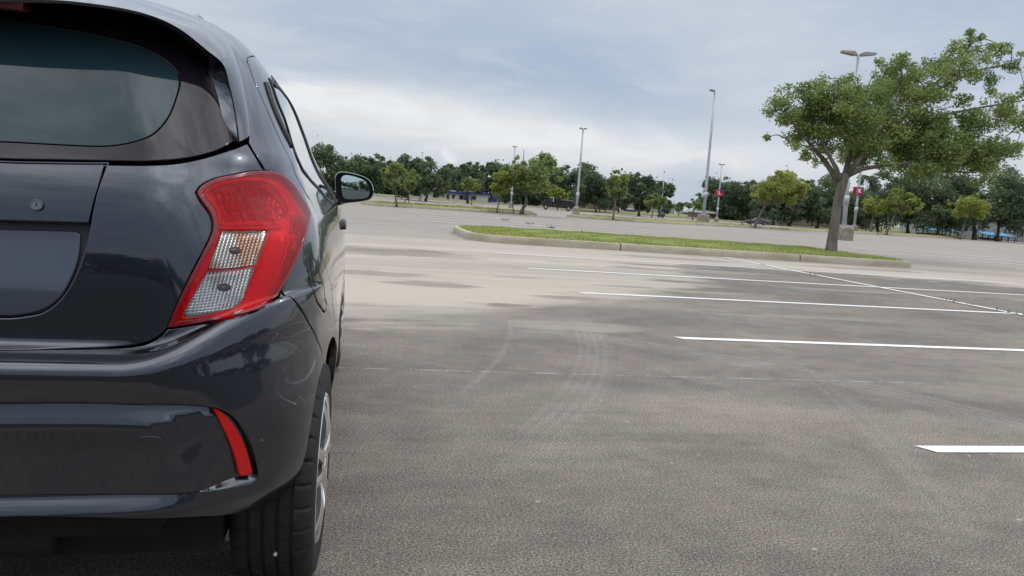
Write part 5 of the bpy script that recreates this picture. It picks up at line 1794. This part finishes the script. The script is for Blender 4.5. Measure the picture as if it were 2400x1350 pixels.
def lamp_post(base, top, bw, bh, pole_px, head_px, label, head_ang=0.0, two=True, depth=None, base_z=0.0, hinge=True, head=True):
    if depth is None:
        B = ground_at(base[0], base[1], base_z); D = float((B - CAM) @ _f)
    else:
        D = depth; B = at_depth(base[0], base[1], D); B[2] = 0
    k = D / FPX
    T = at_depth(top[0], top[1], D)
    o = empty("lamp_post", B); o['world_laid'] = 1
    tag(o, label, "lamp post", "tall lamp posts standing over the lot")
    hb = bh * k; wb = bw * k / 2
    if bh:
        mb = MB(); mb.frustum((B[0], B[1]), (wb, wb), (wb, wb), -0.02, hb - 0.05)
        mb.frustum((B[0], B[1]), (wb, wb), (wb - 0.05, wb - 0.05), hb - 0.05, hb)
        bo = mb.build("concrete_base", BASEC, o)
        mb = MB(); mb.box(B[0] - wb * 0.62, B[0] + wb * 0.62, B[1] - wb * 0.62, B[1] + wb * 0.62, hb, hb + 0.08 + 0.03 * bh * k)
        mb.build("base_plate", STEEL, o)
    r = pole_px * k / 2 * 0.84
    a = Vector((B[0], B[1], hb)); b_ = Vector(T)
    mb = MB()
    mb.tube([a, a.lerp(b_, 0.25), a.lerp(b_, 0.6), b_], [r * 1.15, r, r * 0.85, r * 0.62], 10)
    mb.build("pole", STEEL, o, True)
    if hinge:
        c = a.lerp(b_, 0.155); mb = MB()
        mb.tube([c - (b_ - a).normalized() * r * 2.2, c - (b_ - a).normalized() * r * 2.1, c + (b_ - a).normalized() * r * 2.1, c + (b_ - a).normalized() * r * 2.2], [r, r * 1.5, r * 1.5, r], 10)
        mb.build("collar", STEEL, o, True)
    if head:
        L = head_px * k / 2
        d = Vector((math.cos(head_ang - YAW), math.sin(head_ang - YAW), 0)); n = Vector((-d.y, d.x, 0))
        for sg in ((1, -1) if two else (-1,)):
            mb = MB()
            q0 = b_ + d * sg * r * 0.6 + Vector((0, 0, -0.02))
            q1 = b_ + d * sg * L * 0.30 + Vector((0, 0, 0.05 * L))
            q2 = b_ + d * sg * L + Vector((0, 0, 0.10 * L))
            h1, h2, w1 = 0.055 * L + 0.03, 0.05, 0.20 * L + 0.08
            V = []
            for q, w, h in ((q0, 0.06, h1 * 0.7), (q1, w1, h1 * 1.2), (q2, w1 * 0.8, h2)):
                V += [q - n * w - Vector((0, 0, h)), q + n * w - Vector((0, 0, h)), q + n * w * 0.85 + Vector((0, 0, h)), q - n * w * 0.85 + Vector((0, 0, h))]
            F_ = []
            for j in range(2):
                for i in range(4): F_.append((j * 4 + i, j * 4 + (i + 1) % 4, j * 4 + 4 + (i + 1) % 4, j * 4 + 4 + i))
            F_ += [(3, 2, 1, 0), (8, 9, 10, 11)]
            mb.add(V, F_)
            mb.build("lamp_head", HEADMAT, o)
    return o, a, b_, D


lamp_post((1974, 563), (2012, 128), 33, 32, 11, 80, "twin-headed lamp post with stained concrete base just behind the big tree")
lamp_post((1647, 523), (1676, 214), 21, 20, 8, 30, "tallest lamp post in mid lot, left of the letter L", 0.5, False)
lamp_post((1350, 502), (1367, 302), 13, 16, 6.5, 17, "lamp post right of the black tow truck", 0.3)
lamp_post((1197, 487), (1207, 344), 9, 12, 4.5, 11, "lamp post whose lower part is screened by the slim sapling", 0.2)
LP = lamp_post((1679, 518), (1692, 386), 8, 10, 4.5, 14, "lamp post that carries the sign with the letter L", 0.2, depth=86)
KP = lamp_post((2001, 539), (2030, 285), 13, 15, 6.5, 20, "lamp post that carries the sign with the letter K", depth=84)
lamp_post((1549, 507), (1557, 402), 0, 0, 3.5, 4, "slender lamp post at the edge of the open gap of sky", 1.3)
lamp_post((985, 467), (990, 358), 0, 0, 3.0, 5, "thin lamp post rising out of the dark oaks at the left", 0.2)
lamp_post((1576, 503), (1580, 457), 0, 0, 1.6, 3, "faint distant post low in the open gap of sky", 0.2, hinge=False)
lamp_post((232, 431), (270, -230), 24, 22, 8, 60, "lamp post showing just above the roof of the near car")

# lettered signs on two of the posts
SIGNRED = mat("sign_red", (0.36, 0.012, 0.055), 0.5)[0]
SIGNBLUE = mat("sign_blue", (0.035, 0.045, 0.16), 0.5)[0]
SIGNWHITE = mat("sign_white", (0.80, 0.80, 0.80), 0.5)[0]


def letter_sign(post, py, size, ch, label):
    o_, a, b_, D = post
    k = D / FPX
    zc = at_depth(0, 0, 1)[2]
    t0 = min(np.linspace(0, 1, 400), key=lambda t: abs((lambda P: 675 - FPX * (P @ _u) / (P @ _f))(np.array(a.lerp(b_, t)) - CAM) - py))
    c = a.lerp(b_, t0)
    s = size * k / 2
    o = empty("letter_sign", c, -YAW)
    tag(o, label, "sign", "lettered row signs on lamp posts")
    mb = MB()
    # a square box with toothed edges
    mb.box(-s * 0.86, s * 0.86, -s * 0.80, s * 0.80, -s * 0.95, s * 0.95)
    for sx in (-1, 1):
        for z in (-0.72, -0.25, 0.22, 0.70):
            mb.box(min(sx * s * 0.86, sx * s * 1.12), max(sx * s * 0.86, sx * s * 1.12), -s * 0.78, s * 0.78, (z - 0.13) * s, (z + 0.13) * s)
    mb.build("board", SIGNRED, o)
    y = -s * 0.80
    mb = MB(); mb.box(s * 0.05, s * 0.70, y - 0.012, y + 0.01, s * 0.30, s * 0.82); mb.build("blue_panel", SIGNBLUE, o)
    mb = MB()
    h, w, st = s * 0.52, s * 0.34, s * 0.20
    y0, y1 = y - 0.05, y - 0.016
    mb.box(-w, -w + st, y0, y1, -h, h)
    if ch == 'L':
        mb.box(-w + st, w, y0, y1, -h, -h + st)
    else:
        for sg in (1, -1):
            P = [(-w + st, 0.0), (-w + st, sg * st * 0.9), (w - st * 0.9, sg * h), (w + st * 0.35, sg * h), (-w + st * 1.9, 0.0)]
            V = [(x, y0, z) for x, z in P] + [(x, y1, z) for x, z in P]
            n = len(P)
            mb.add(V, [tuple(range(n)), tuple(range(2 * n - 1, n - 1, -1))] + [(i, (i + 1) % n, n + (i + 1) % n, n + i) for i in range(n)])
    mb.build("letter", SIGNWHITE, o)
    mb = MB()
    for z in (-0.70, -0.23, 0.24, 0.72):
        mb.box(-s * 0.80, -s * 0.50, y - 0.012, y + 0.01, (z - 0.05) * s, (z + 0.05) * s)
    mb.build("white_streaks", SIGNWHITE, o)


letter_sign(LP, 452, 15.5, 'L', "red sign box with a white letter L")
letter_sign(KP, 447, 19.0, 'K', "red sign box with a white letter K")

# stakes beside the young trees
STAKE = mat("dark_stake", (0.035, 0.032, 0.03), 0.8)[0]
GS = "thin stakes beside the young trees"
def stake(b_, t_, label, w=2.2, z=0.15, name="tree_stake"):
    B = ground_at(b_[0], b_[1], z); D = float((B - CAM) @ _f)
    mb = MB(); mb.tube([Vector(B - np.array([0, 0, .05])), Vector(at_depth(t_[0], t_[1], D))], w * D / FPX / 2, 6)
    tag(mb.build(name, STAKE), label, "stake", GS)
stake((946, 479), (954, 458), "leaning stake right of the leftmost young tree")
stake((926, 479), (927, 456), "upright stake touching the trunk of the leftmost young tree", 1.6)
stake((1204, 499), (1201, 476), "stake left of the tall pale tree")
stake((1227, 500), (1229, 482), "stake right of the trunk of the tall pale tree")
stake((1742, 529), (1739, 520), "left stake of the leaning yellow-green tree")
stake((1760, 530), (1758, 500), "right stake of the leaning yellow-green tree")
stake((2058, 547), (2061, 535), "left stake between the pair of yellow-green trees", 1.6)
stake((2066, 547), (2064, 533), "right stake between the pair of yellow-green trees", 1.6)
# straps run from the right stake to the leaning trunk
B_ = ground_at(1770, 531, 0.15); D_ = float((B_ - CAM) @ _f)
mb = MB(); mb.tube([Vector(at_depth(1741, 511, D_)), Vector(at_depth(1778, 493, D_))], 0.02, 5)
tag(mb.build("tree_strap", STAKE), "thin strap tied to the leaning yellow-green tree", "strap")


# ------------------------------------------------------------------ buildings beyond the lot
def local(o_loc, D, x0):
    pass


class Facade:
    """a building whose front faces the lot; pixels of the photograph are turned into metres on that front"""
    def __init__(self, name, D, xc, ybase, label, cat="building"):
        self.D = D; self.k = D / FPX
        self.O = at_depth(xc, ybase, D)
        self.base = Vector((self.O[0], self.O[1], 0.0))
        self.o = empty(name, self.base, -YAW)
        tag(self.o, label, cat)
        self.M = Matrix.Rotation(YAW, 3, 'Z')

    def p(self, x, y, out=0.0):
        v = self.M @ (Vector(at_depth(x, y, self.D)) - self.base)
        return v.x, v.z

    def wall(self, part, m, x0, x1, ytop, ybot=None, out=0.0, deep=8.0, floor=True):
        """box on the front between two pixel columns"""
        xm = (x0 + x1) / 2
        a = self.p(x0, ytop)[0]; b_ = self.p(x1, ytop)[0]
        zt = self.p(xm, ytop)[1]
        zb = -0.1 if floor else self.p(xm, ybot)[1]
        mb = MB(); mb.box(a, b_, -out, deep, zb, zt)
        return mb.build(part, m, self.o)


W_WHITE = noisy("white_render", (0.62, 0.63, 0.64), (0.52, 0.53, 0.55), 1.0, 0.8)
W_BLUE = mat("royal_blue_paint", (0.030, 0.035, 0.22), 0.5)[0]
W_BEIGE = noisy("beige_wall", (0.40, 0.36, 0.31), (0.32, 0.29, 0.25), 0.5, 0.85)
W_TAN = noisy("tan_wall", (0.42, 0.35, 0.27), (0.34, 0.28, 0.22), 0.8, 0.9)
W_GREY = noisy("grey_wall", (0.24, 0.24, 0.25), (0.18, 0.18, 0.19), 0.8, 0.9)
DARKWIN = mat("dark_window", (0.02, 0.024, 0.03), 0.1)[0]
WINFRAME = mat("white_frame", (0.72, 0.72, 0.70), 0.6)[0]
ROOFW = mat("pale_roof", (0.62, 0.62, 0.63), 0.6)[0]
ROOFG = noisy("shingle_roof", (0.17, 0.155, 0.145), (0.11, 0.10, 0.095), 2, 0.9)
PURPLE = mat("purple_sign", (0.10, 0.055, 0.16), 0.5)[0]
TEAL = noisy("turquoise_canopy", (0.06, 0.30, 0.50), (0.05, 0.24, 0.42), 1.5, 0.6)
def brick_mat():
    m, t, b = mat("red_brick", (0.2, 0.1, 0.08), 0.9)
    co = t.node('ShaderNodeTexCoord').outputs['Object']
    x, y, z = t.xyz(co)
    br = t.node('ShaderNodeTexBrick'); t.set(br.inputs['Vector'], t.cxyz(x, z, 0.0))
    br.inputs['Scale'].default_value = 3.0
    br.inputs['Color1'].default_value = (0.20, 0.095, 0.075, 1); br.inputs['Color2'].default_value = (0.15, 0.080, 0.065, 1); br.inputs['Mortar'].default_value = (0.25, 0.22, 0.19, 1)
    t.set(b.inputs['Base Color'], br.outputs[0])
    return m
BRICK = brick_mat()

f = Facade("showroom", 121, 1060, 467, "white and royal blue showroom behind the dark oaks at the left")
f.wall("wall", W_WHITE, 968, 1146, 438)
f.wall("fascia", W_BLUE, 966, 1090, 446, 451, 0.3, 0.25, False)
f.wall("fascia", W_BLUE, 1098, 1148, 451, 456, 0.3, 0.25, False)
for (a, b_, y0, y1) in ((1047, 1053, 457, 463), (1060, 1066, 457, 464), (1077, 1086, 458, 466), (976, 984, 454, 459), (1015, 1026, 455, 462), (1104, 1116, 460, 467)):
    f.wall("window", DARKWIN, a, b_, y0, y1, 0.12, 0.1, False)
f.wall("blue_tower", W_BLUE, 1090, 1099, 447, None, 0.9, 3)
f.wall("blue_wing", W_BLUE, 1148, 1165, 453, None, 0.0, 4)
f = Facade("boundary_wall", 145, 905, 459, "low tan wall seen under the oaks just right of the wing mirror", "wall")
f.wall("wall", W_TAN, 868, 966, 448, None, 0, 0.3); f.wall("coping", W_BEIGE, 867, 967, 447, 448.6, 0.08, 0.38, False)
f = Facade("boundary_wall", 140, 770, 452, "short pale wall under the oak between the near car and its mirror", "wall")
f.wall("wall", W_WHITE, 752, 788, 436, None, 0, 0.3); f.wall("coping", W_BEIGE, 751, 789, 435, 436.5, 0.08, 0.38, False)
f = Facade("board_fence", 130, 1218, 480, "dark blue-grey fence behind the tall pale tree", "fence")
f.wall("boards", mat("blue_grey_boards", (0.06, 0.065, 0.085), 0.8)[0], 1166, 1276, 465, None, 0, 0.1)
for q in range(1168, 1276, 12): f.wall("post", W_GREY, q, q + 1.2, 464, None, 0.1, 0.1)
f = Facade("brick_building", 125, 1405, 492, "low red brick building behind the dark oaks right of the tow truck")
f.wall("wall", BRICK, 1352, 1452, 475)
f.wall("parapet", W_BEIGE, 1351, 1453, 474, 475.4, 0.1, 8.1, False)
for q in (1402, 1428): 
    w = f.wall("window", DARKWIN, q, q + 6, 481, 489, 0.1, 0.1, False)
f.wall("service_door", W_GREY, 1372, 1379, 481, None, 0.1, 0.1)
f = Facade("warehouse", 160, 1530, 503, "long beige warehouse with a low roof at the open gap of sky")
f.wall("wall", W_BEIGE, 1455, 1602, 481)
f.wall("roof_edge", W_GREY, 1454, 1603, 479.6, 481.2, 0.2, 9, False)
f.wall("roller_door", W_WHITE, 1580, 1590, 491, None, 0.1, 0.1)
f.wall("annex", W_WHITE, 1573, 1590, 478.5, None, -1.0, 8)
f = Facade("shop_front", 130, 1478, 500, "small purple and white shop front under the stout dark oak")
f.wall("wall", W_WHITE, 1460, 1494, 489); f.wall("sign_band", PURPLE, 1462, 1492, 491, 495, 0.15, 0.1, False)
f.wall("window", DARKWIN, 1466, 1474, 496, 500, 0.1, 0.1, False); f.wall("window", DARKWIN, 1478, 1487, 496, 500.5, 0.1, 0.1, False)
f = Facade("fuel_canopy", 170, 1610, 506, "blue canopy of a filling station low in the open gap of sky", "canopy")
f.wall("roof", W_BLUE, 1596, 1622, 498, 502, 0.5, 5, False)
for q in (1599, 1609, 1618): f.wall("column", W_WHITE, q, q + 1.2, 501, None, 0, 0.4)
f = Facade("brick_house", 112, 1674, 515, "red brick house with a pale flat roof behind the lamp posts")
f.wall("wall", BRICK, 1640, 1698, 500)
f.wall("roof", ROOFW, 1638, 1688, 495, 500.3, 0.5, 8.5, False)
for (a, b_) in ((1661, 1667), (1684, 1689)):
    w = f.wall("window", DARKWIN, a, b_, 507, 513.5, 0.06, 0.1, False)
    mid = (a + b_) / 2
    for (p0, p1, q0, q1) in ((a - .8, a, 506.3, 514), (b_, b_ + .8, 506.3, 514), (mid - .3, mid + .3, 507, 513.5)):
        f.wall("window_frame", WINFRAME, p0, p1, q0, q1, 0.10, 0.1, False)
f = Facade("small_house", 118, 1725, 519, "small grey house with a white window behind the round oaks", "house")
f.wall("wall", W_GREY, 1704, 1748, 507)
w = f.wall("window", DARKWIN, 1726, 1731, 512, 518, 0.06, 0.1, False)
for (p0, p1) in ((1725, 1726), (1731, 1732), (1728.2, 1728.8)): f.wall("window_frame", WINFRAME, p0, p1, 511.5, 518.3, 0.1, 0.1, False)
f.wall("roof", ROOFG, 1702, 1750, 503.5, 507.2, 0.4, 8.4, False)


def gable_house(D, x0, x1, yeave, yridge, ybase, label, wallm, roofm):
    f = Facade("house", D, (x0 + x1) / 2, ybase, label, "house")
    f.wall("wall", wallm, x0, x1, yeave, None, 0, 7)
    a, ze = f.p(x0 - 2, yeave); b_, _ = f.p(x1 + 2, yeave)
    ze = f.p((x0 + x1) / 2, yeave)[1]; zr = f.p((x0 + x1) / 2, yridge)[1]
    ins = (b_ - a) * 0.18
    mb = MB()
    mb.add([(a, -0.5, ze), (b_, -0.5, ze), (b_, 7.5, ze), (a, 7.5, ze), (a + ins, 3.5, zr), (b_ - ins, 3.5, zr)], [(0, 1, 5, 4), (1, 2, 5), (2, 3, 4, 5), (3, 0, 4), (3, 2, 1, 0)])
    mb.build("roof", roofm, f.o)
    xm = (x0 + x1) / 2
    for q in (xm - (x1 - x0) * 0.28, xm + (x1 - x0) * 0.2):
        f.wall("window", DARKWIN, q, q + (x1 - x0) * 0.1, yeave + 4, yeave + 9, 0.06, 0.1, False)
    return f


gable_house(112, 1782, 1838, 508, 494, 520, "house with a hipped grey roof between the leaning yellow-green tree and the black fence", W_BEIGE, ROOFG)
gable_house(112, 1868, 1925, 514, 502, 525, "house with a hipped roof half hidden behind the black fence left of the big tree", W_TAN, ROOFG)
gable_house(118, 2010, 2052, 528, 515, 538, "house with a hipped roof low behind the pair of yellow-green trees", W_BEIGE, ROOFG)
f = Facade("grey_shed", 112, 2400, 558, "long grey metal shed at the right edge behind the fence")
f.wall("wall", noisy("grey_sheet", (0.30, 0.30, 0.31), (0.24, 0.24, 0.25), 0.7, 0.7), 2345, 2480, 520)
f.wall("roof", ROOFG, 2343, 2482, 514, 520.3, 0.3, 9, False)
f = Facade("pale_hall", 124, 2250, 548, "long pale hall behind the fence and the first turquoise canopy")
f.wall("wall", noisy("pale_sheet", (0.42, 0.42, 0.41), (0.36, 0.36, 0.35), 0.7, 0.8), 2166, 2345, 528)
f.wall("roof", ROOFG, 2164, 2347, 524, 528.3, 0.3, 9, False)
for q in (2185, 2215, 2260, 2300): f.wall("window", DARKWIN, q, q + 7, 535, 541, 0.06, 0.1, False)


def canopy(D, x0, x1, yt, yb, ybase, label):
    f = Facade("shade_canopy", D, (x0 + x1) / 2, ybase, label, "canopy")
    a, _ = f.p(x0, yt); b_, _ = f.p(x1, yt); zt = f.p((x0 + x1) / 2, yt)[1]; zb = f.p((x0 + x1) / 2, yb)[1]
    mb = MB()
    mb.add([(a, 0, zb), (b_, 0, zb), (b_, 3.2, zt), (a, 3.2, zt), (a, 0, zb - 0.12), (b_, 0, zb - 0.12), (b_, 3.2, zt - 0.12), (a, 3.2, zt - 0.12)],
           [(0, 1, 2, 3), (7, 6, 5, 4), (4, 5, 1, 0), (5, 6, 2, 1), (6, 7, 3, 2), (7, 4, 0, 3)])
    mb.build("roof", TEAL, f.o)
    for i in range(5):
        x = a + (b_ - a) * (0.03 + 0.235 * i)
        mb = MB(); mb.box(x, x + 0.10, 0.05, 0.15, -0.1, zb - 0.12); mb.build("post", STAKE, f.o)
        mb = MB(); mb.box(x, x + 0.10, 3.0, 3.1, -0.1, zt - 0.14); mb.build("post", STAKE, f.o)
    mb = MB(); mb.box(a + 0.2, b_ - 0.2, 2.9, 3.0, 0.0, zb * 0.45); mb.build("back_wall", W_GREY, f.o)


canopy(106, 2172, 2248, 532, 541, 547, "first turquoise shade canopy, left of the single yellow-green tree")
canopy(104, 2316, 2382, 545, 553, 559, "second turquoise shade canopy near the right edge")


def metal_fence(D0, D1, x0, x1, ytop0, ytop1, label, name="metal_fence"):
    """black picket fence between two sight lines at two depths"""
    A = at_depth(x0, ytop0, D0); B = at_depth(x1, ytop1, D1)
    h = (A[2] + B[2]) / 2
    A2 = Vector((A[0], A[1], 0.1)); B2 = Vector((B[0], B[1], 0.1))
    o = empty(name, A2); o['world_laid'] = 1
    tag(o, label, "fence")
    d = (B2 - A2); L = d.length; d.normalize()
    n = int(L / 2.4)
    for i in range(n + 1):
        p = A2 + d * (L * i / n)
        mb = MB(); mb.tube([p, p + Vector((0, 0, h))], 0.045, 6); mb.build("post", STAKE, o)
    mb = MB()
    m = int(L / 0.28)
    for i in range(m):
        p = A2 + d * (L * i / m)
        mb.tube([p + Vector((0, 0, 0.12)), p + Vector((0, 0, h - 0.08))], 0.016, 4, False)
    mb.build("pickets", STAKE, o)
    for z in (0.15, h - 0.12):
        mb = MB(); mb.tube([A2 + Vector((0, 0, z)), B2 + Vector((0, 0, z))], 0.025, 4); mb.build("rail", STAKE, o)


metal_fence(98, 98, 1786, 1962, 513, 521, "black metal picket fence left of the big tree's trunk")
metal_fence(104, 98, 2030, 2440, 528, 546, "black metal picket fence in front of the turquoise canopies")
f = Facade("board_fence", 106, 1875, 526, "pale wooden board fence behind the black picket fence", "fence")
f.wall("boards", noisy("old_boards", (0.26, 0.23, 0.20), (0.19, 0.17, 0.15), 3, 0.9, stretch=(8, 1, 0.3)), 1795, 1958, 515, None, 0, 0.06)
for q in range(1797, 1958, 16): f.wall("post", W_GREY, q, q + 1.0, 514.5, None, 0.08, 0.04)

# bins and cabinets on the lawn
BOX = mat("dark_cabinet", (0.06, 0.06, 0.06), 0.7)[0]
def cabinet(x0, x1, yt, yb, label, m=BOX, name="utility_cabinet", cat="cabinet"):
    B = ground_at((x0 + x1) / 2, yb, 0.1); D = float((B - CAM) @ _f); k = D / FPX
    o = empty(name, B, -YAW)
    tag(o, label, cat)
    w = (x1 - x0) * k / 2; h = (yb - yt) * k
    mb = MB(); mb.box(-w, w, -w * .8, w * .8, -0.05, h * 0.88); mb.build("body", m, o)
    mb = MB(); mb.frustum((0, 0), (w * 1.1, w * .9), (w * 0.9, w * 0.75), h * 0.88, h); mb.build("lid", W_GREY, o)
cabinet(980, 988, 461, 470, "grey litter bin on the lawn left of the thick black oak trunk", noisy("bin_concrete", (0.3, 0.28, 0.26), (0.2, 0.19, 0.18), 3), "litter_bin", "bin")
cabinet(1541, 1547, 502, 508, "low dark cabinet left of the slender lamp post's foot")
cabinet(1548.5, 1556, 500, 509, "taller dark cabinet beside the slender lamp post's foot")


# ------------------------------------------------------------------ vehicles far off
VBLACK = mat("black_vehicle_paint", (0.010, 0.010, 0.012), 0.25, 0, 0.8)[0]
VGLASS = mat("vehicle_glass", (0.05, 0.06, 0.065), 0.05, 0, 0.4)[0]
VWHITE = mat("white_vehicle_trim", (0.6, 0.6, 0.6), 0.5)[0]
WHL = mat("wheel_hub_grey", (0.42, 0.42, 0.43), 0.4, 0.5)[0]


def road_wheel(parent, x, y, r, w):
    mb = MB(); mb.lathe([(r * 0.55, -w / 2), (r * 0.9, -w / 2), (r, -w / 2 + 0.04), (r, w / 2 - 0.04), (r * 0.9, w / 2), (r * 0.55, w / 2)], 24, 'Y')
    wh = mb.build("wheel", TYRE, parent, True, (x, y, r))
    mb = MB(); mb.lathe([(0.0, -w / 2 + 0.02), (r * 0.25, -w / 2 - 0.02), (r * 0.5, -w / 2 + 0.03), (r * 0.56, -w / 2 + 0.01), (r * 0.56, w / 2 - 0.01), (0.0, w / 2 - 0.02)][::-1], 20, 'Y')
    mb.build("rim", WHL, wh, True)


def tow_truck():
    """faces left as seen from the lot; local x runs rearwards along the truck"""
    B = ground_at(1270, 490.5, 0.02); D = float((B - CAM) @ _f); k = D / FPX
    s = 78 * k / 6.6                     # the truck is 78 pixels long in the photograph
    E_ = ground_at(1347, 493.5, 0.02)
    o = empty("tow_truck", B, -YAW + R(-2)); o.scale = (s, s, s * 1.28)
    tag(o, "black tow truck with a white framed cab window and a low open bed", "truck")
    w = 1.05
    def solid(name, prof, m, y0=-w, y1=w):
        n = len(prof)
        V = [(x, y0, z) for x, z in prof] + [(x, y1, z) for x, z in prof]
        mb = MB(); mb.add(V, [tuple(range(n)), tuple(range(2 * n - 1, n - 1, -1))] + [(i, (i + 1) % n, n + (i + 1) % n, n + i)[::-1] for i in range(n)])
        ob = mb.build(name, m, o)
        bm = bmesh.new(); bm.from_mesh(ob.data); bmesh.ops.recalc_face_normals(bm, faces=bm.faces); bm.to_mesh(ob.data); bm.free()
        return ob
    solid("bonnet", [(0.05, 0.5), (0.0, 0.75), (0.08, 1.10), (0.7, 1.28), (1.02, 1.32), (1.02, 0.45), (0.2, 0.45)], VBLACK)
    cab = solid("cab", [(1.0, 0.45), (1.0, 1.32), (1.28, 1.95), (1.42, 2.02), (2.35, 2.02), (2.45, 1.9), (2.45, 0.45)], VBLACK)
    for y in (-w - 0.012, w + 0.012):
        mb = MB(); P = [(1.18, 1.36), (1.40, 1.88), (2.05, 1.88), (2.05, 1.36)]
        mb.add([(x, y, z) for x, z in P] + [(x, y * 0.985, z) for x, z in P], [(0, 1, 2, 3), (7, 6, 5, 4), (0, 4, 5, 1), (1, 5, 6, 2), (2, 6, 7, 3), (3, 7, 4, 0)])
        mb.build("door_window", VGLASS, cab)
        mb = MB()
        mb.box(2.06, 2.20, min(y, y * 1.01), max(y, y * 1.01), 1.30, 1.95); mb.box(1.34, 2.06, min(y, y * 1.01), max(y, y * 1.01), 1.885, 1.95)
        mb.build("window_frame", VWHITE, cab)
        mb = MB(); mb.box(1.55, 1.72, min(y, y * 1.03), max(y, y * 1.03), 1.15, 1.19); mb.build("door_handle", CHROME, cab)
    mb = MB(); mb.add([(1.03, -0.9, 1.36), (1.03, 0.9, 1.36), (1.27, 0.9, 1.90), (1.27, -0.9, 1.90)], [(0, 1, 2, 3)]); mb.build("windscreen", VGLASS, cab, loc=(-0.015, 0, 0.008))
    solid("bed", [(2.55, 0.55), (2.55, 1.30), (2.75, 1.36), (4.3, 1.30), (6.4, 1.16), (6.55, 1.0), (6.55, 0.55)], VBLACK)
    solid("tool_box", [(2.60, 1.31), (2.60, 1.74), (3.3, 1.74), (3.5, 1.32)], VBLACK, -0.95, 0.95)
    mb = MB(); mb.tube([(3.5, 0, 1.3), (3.8, 0, 1.62), (5.9, 0, 1.52), (6.7, 0, 1.15)], [0.13, 0.15, 0.13, 0.08], 8); mb.build("boom", VBLACK, o, True)
    mb = MB(); mb.box(1.5, 2.0, -0.7, 0.7, 2.02, 2.12); mb.build("light_bar", mat("amber_bar", (0.4, 0.2, 0.04), 0.3)[0], o)
    for y in (-w + 0.1, w - 0.1):
        mb = MB(); mb.lathe([(0.0, -0.02), (0.12, -0.02), (0.14, 0.03)][::-1], 14, 'X', (0.08, y * 0.8, 0.88)); mb.build("headlight", CHROME, o)
    mb = MB(); mb.box(-0.08, 0.06, -w, w, 0.42, 0.62); mb.build("front_bumper", CHROME, o)
    mb = MB(); mb.box(0.3, 6.3, -0.45, 0.45, 0.45, 0.70); mb.build("chassis", UNDER, o)
    for x in (0.75, 5.2):
        for y in (-w + 0.12, w - 0.12): road_wheel(o, x, y, 0.43, 0.28)


tow_truck()


def sedan():
    B = ground_at(1746, 524.5, 0.05); D = float((B - CAM) @ _f); k = D / FPX
    s = 56 * k / 4.6
    o = empty("sedan", B, -YAW + R(-3)); o.scale = (s, s, s)
    tag(o, "dark low car parked behind the leaning yellow-green tree", "car")
    prof = [(0.0, 0.35), (0.02, 0.62), (0.5, 0.74), (1.2, 0.82), (1.9, 1.28), (2.3, 1.36), (3.0, 1.34), (3.8, 0.95), (4.45, 0.88), (4.6, 0.6), (4.55, 0.32)]
    V = []; F_ = []
    ys = [(-0.86, 0.90), (-0.80, 1.0), (-0.4, 1.02), (0.4, 1.02), (0.80, 1.0), (0.86, 0.90)]
    n = len(prof)
    for y, sc in ys:
        for x, z in prof:
            yy = y * (0.80 if z > 1.0 else 1.0)
            V.append((x, yy, 0.30 + (z - 0.30) * sc))
    for j in range(len(ys) - 1):
        for i in range(n):
            F_.append((j * n + i, j * n + (i + 1) % n, (j + 1) * n + (i + 1) % n, (j + 1) * n + i))
    F_ += [tuple(range(n)), tuple(range(len(V) - 1, len(V) - 1 - n, -1))]
    me = mesh("body", V, F_, VBLACK)
    bm = bmesh.new(); bm.from_mesh(me); bmesh.ops.recalc_face_normals(bm, faces=bm.faces); bm.to_mesh(me); bm.free()
    bo = link("body", me, o); auto_smooth(bo, 40)
    for y in (-0.79, 0.79):
        mb = MB(); P = [(1.45, 0.92), (1.95, 1.24), (2.9, 1.26), (3.45, 0.94)]
        y2 = y * 0.95
        mb.add([(x, (y2 if z < 1.0 else y * 0.86), z) for x, z in P] + [(x, (y2 if z < 1.0 else y * 0.86) * 0.97, z) for x, z in P], [(0, 1, 2, 3), (7, 6, 5, 4), (0, 4, 5, 1), (1, 5, 6, 2), (2, 6, 7, 3), (3, 7, 4, 0)])
        mb.build("side_window", VGLASS, o)
    for x in (0.85, 3.6):
        for y in (-0.76, 0.76): road_wheel(o, x, y, 0.32, 0.2)
    mb = MB(); mb.box(-0.02, 0.03, -0.75, -0.45, 0.58, 0.70); mb.build("headlight", CHROME, o)
    mb = MB(); mb.box(-0.02, 0.03, 0.45, 0.75, 0.58, 0.70); mb.build("headlight", CHROME, o)


sedan()
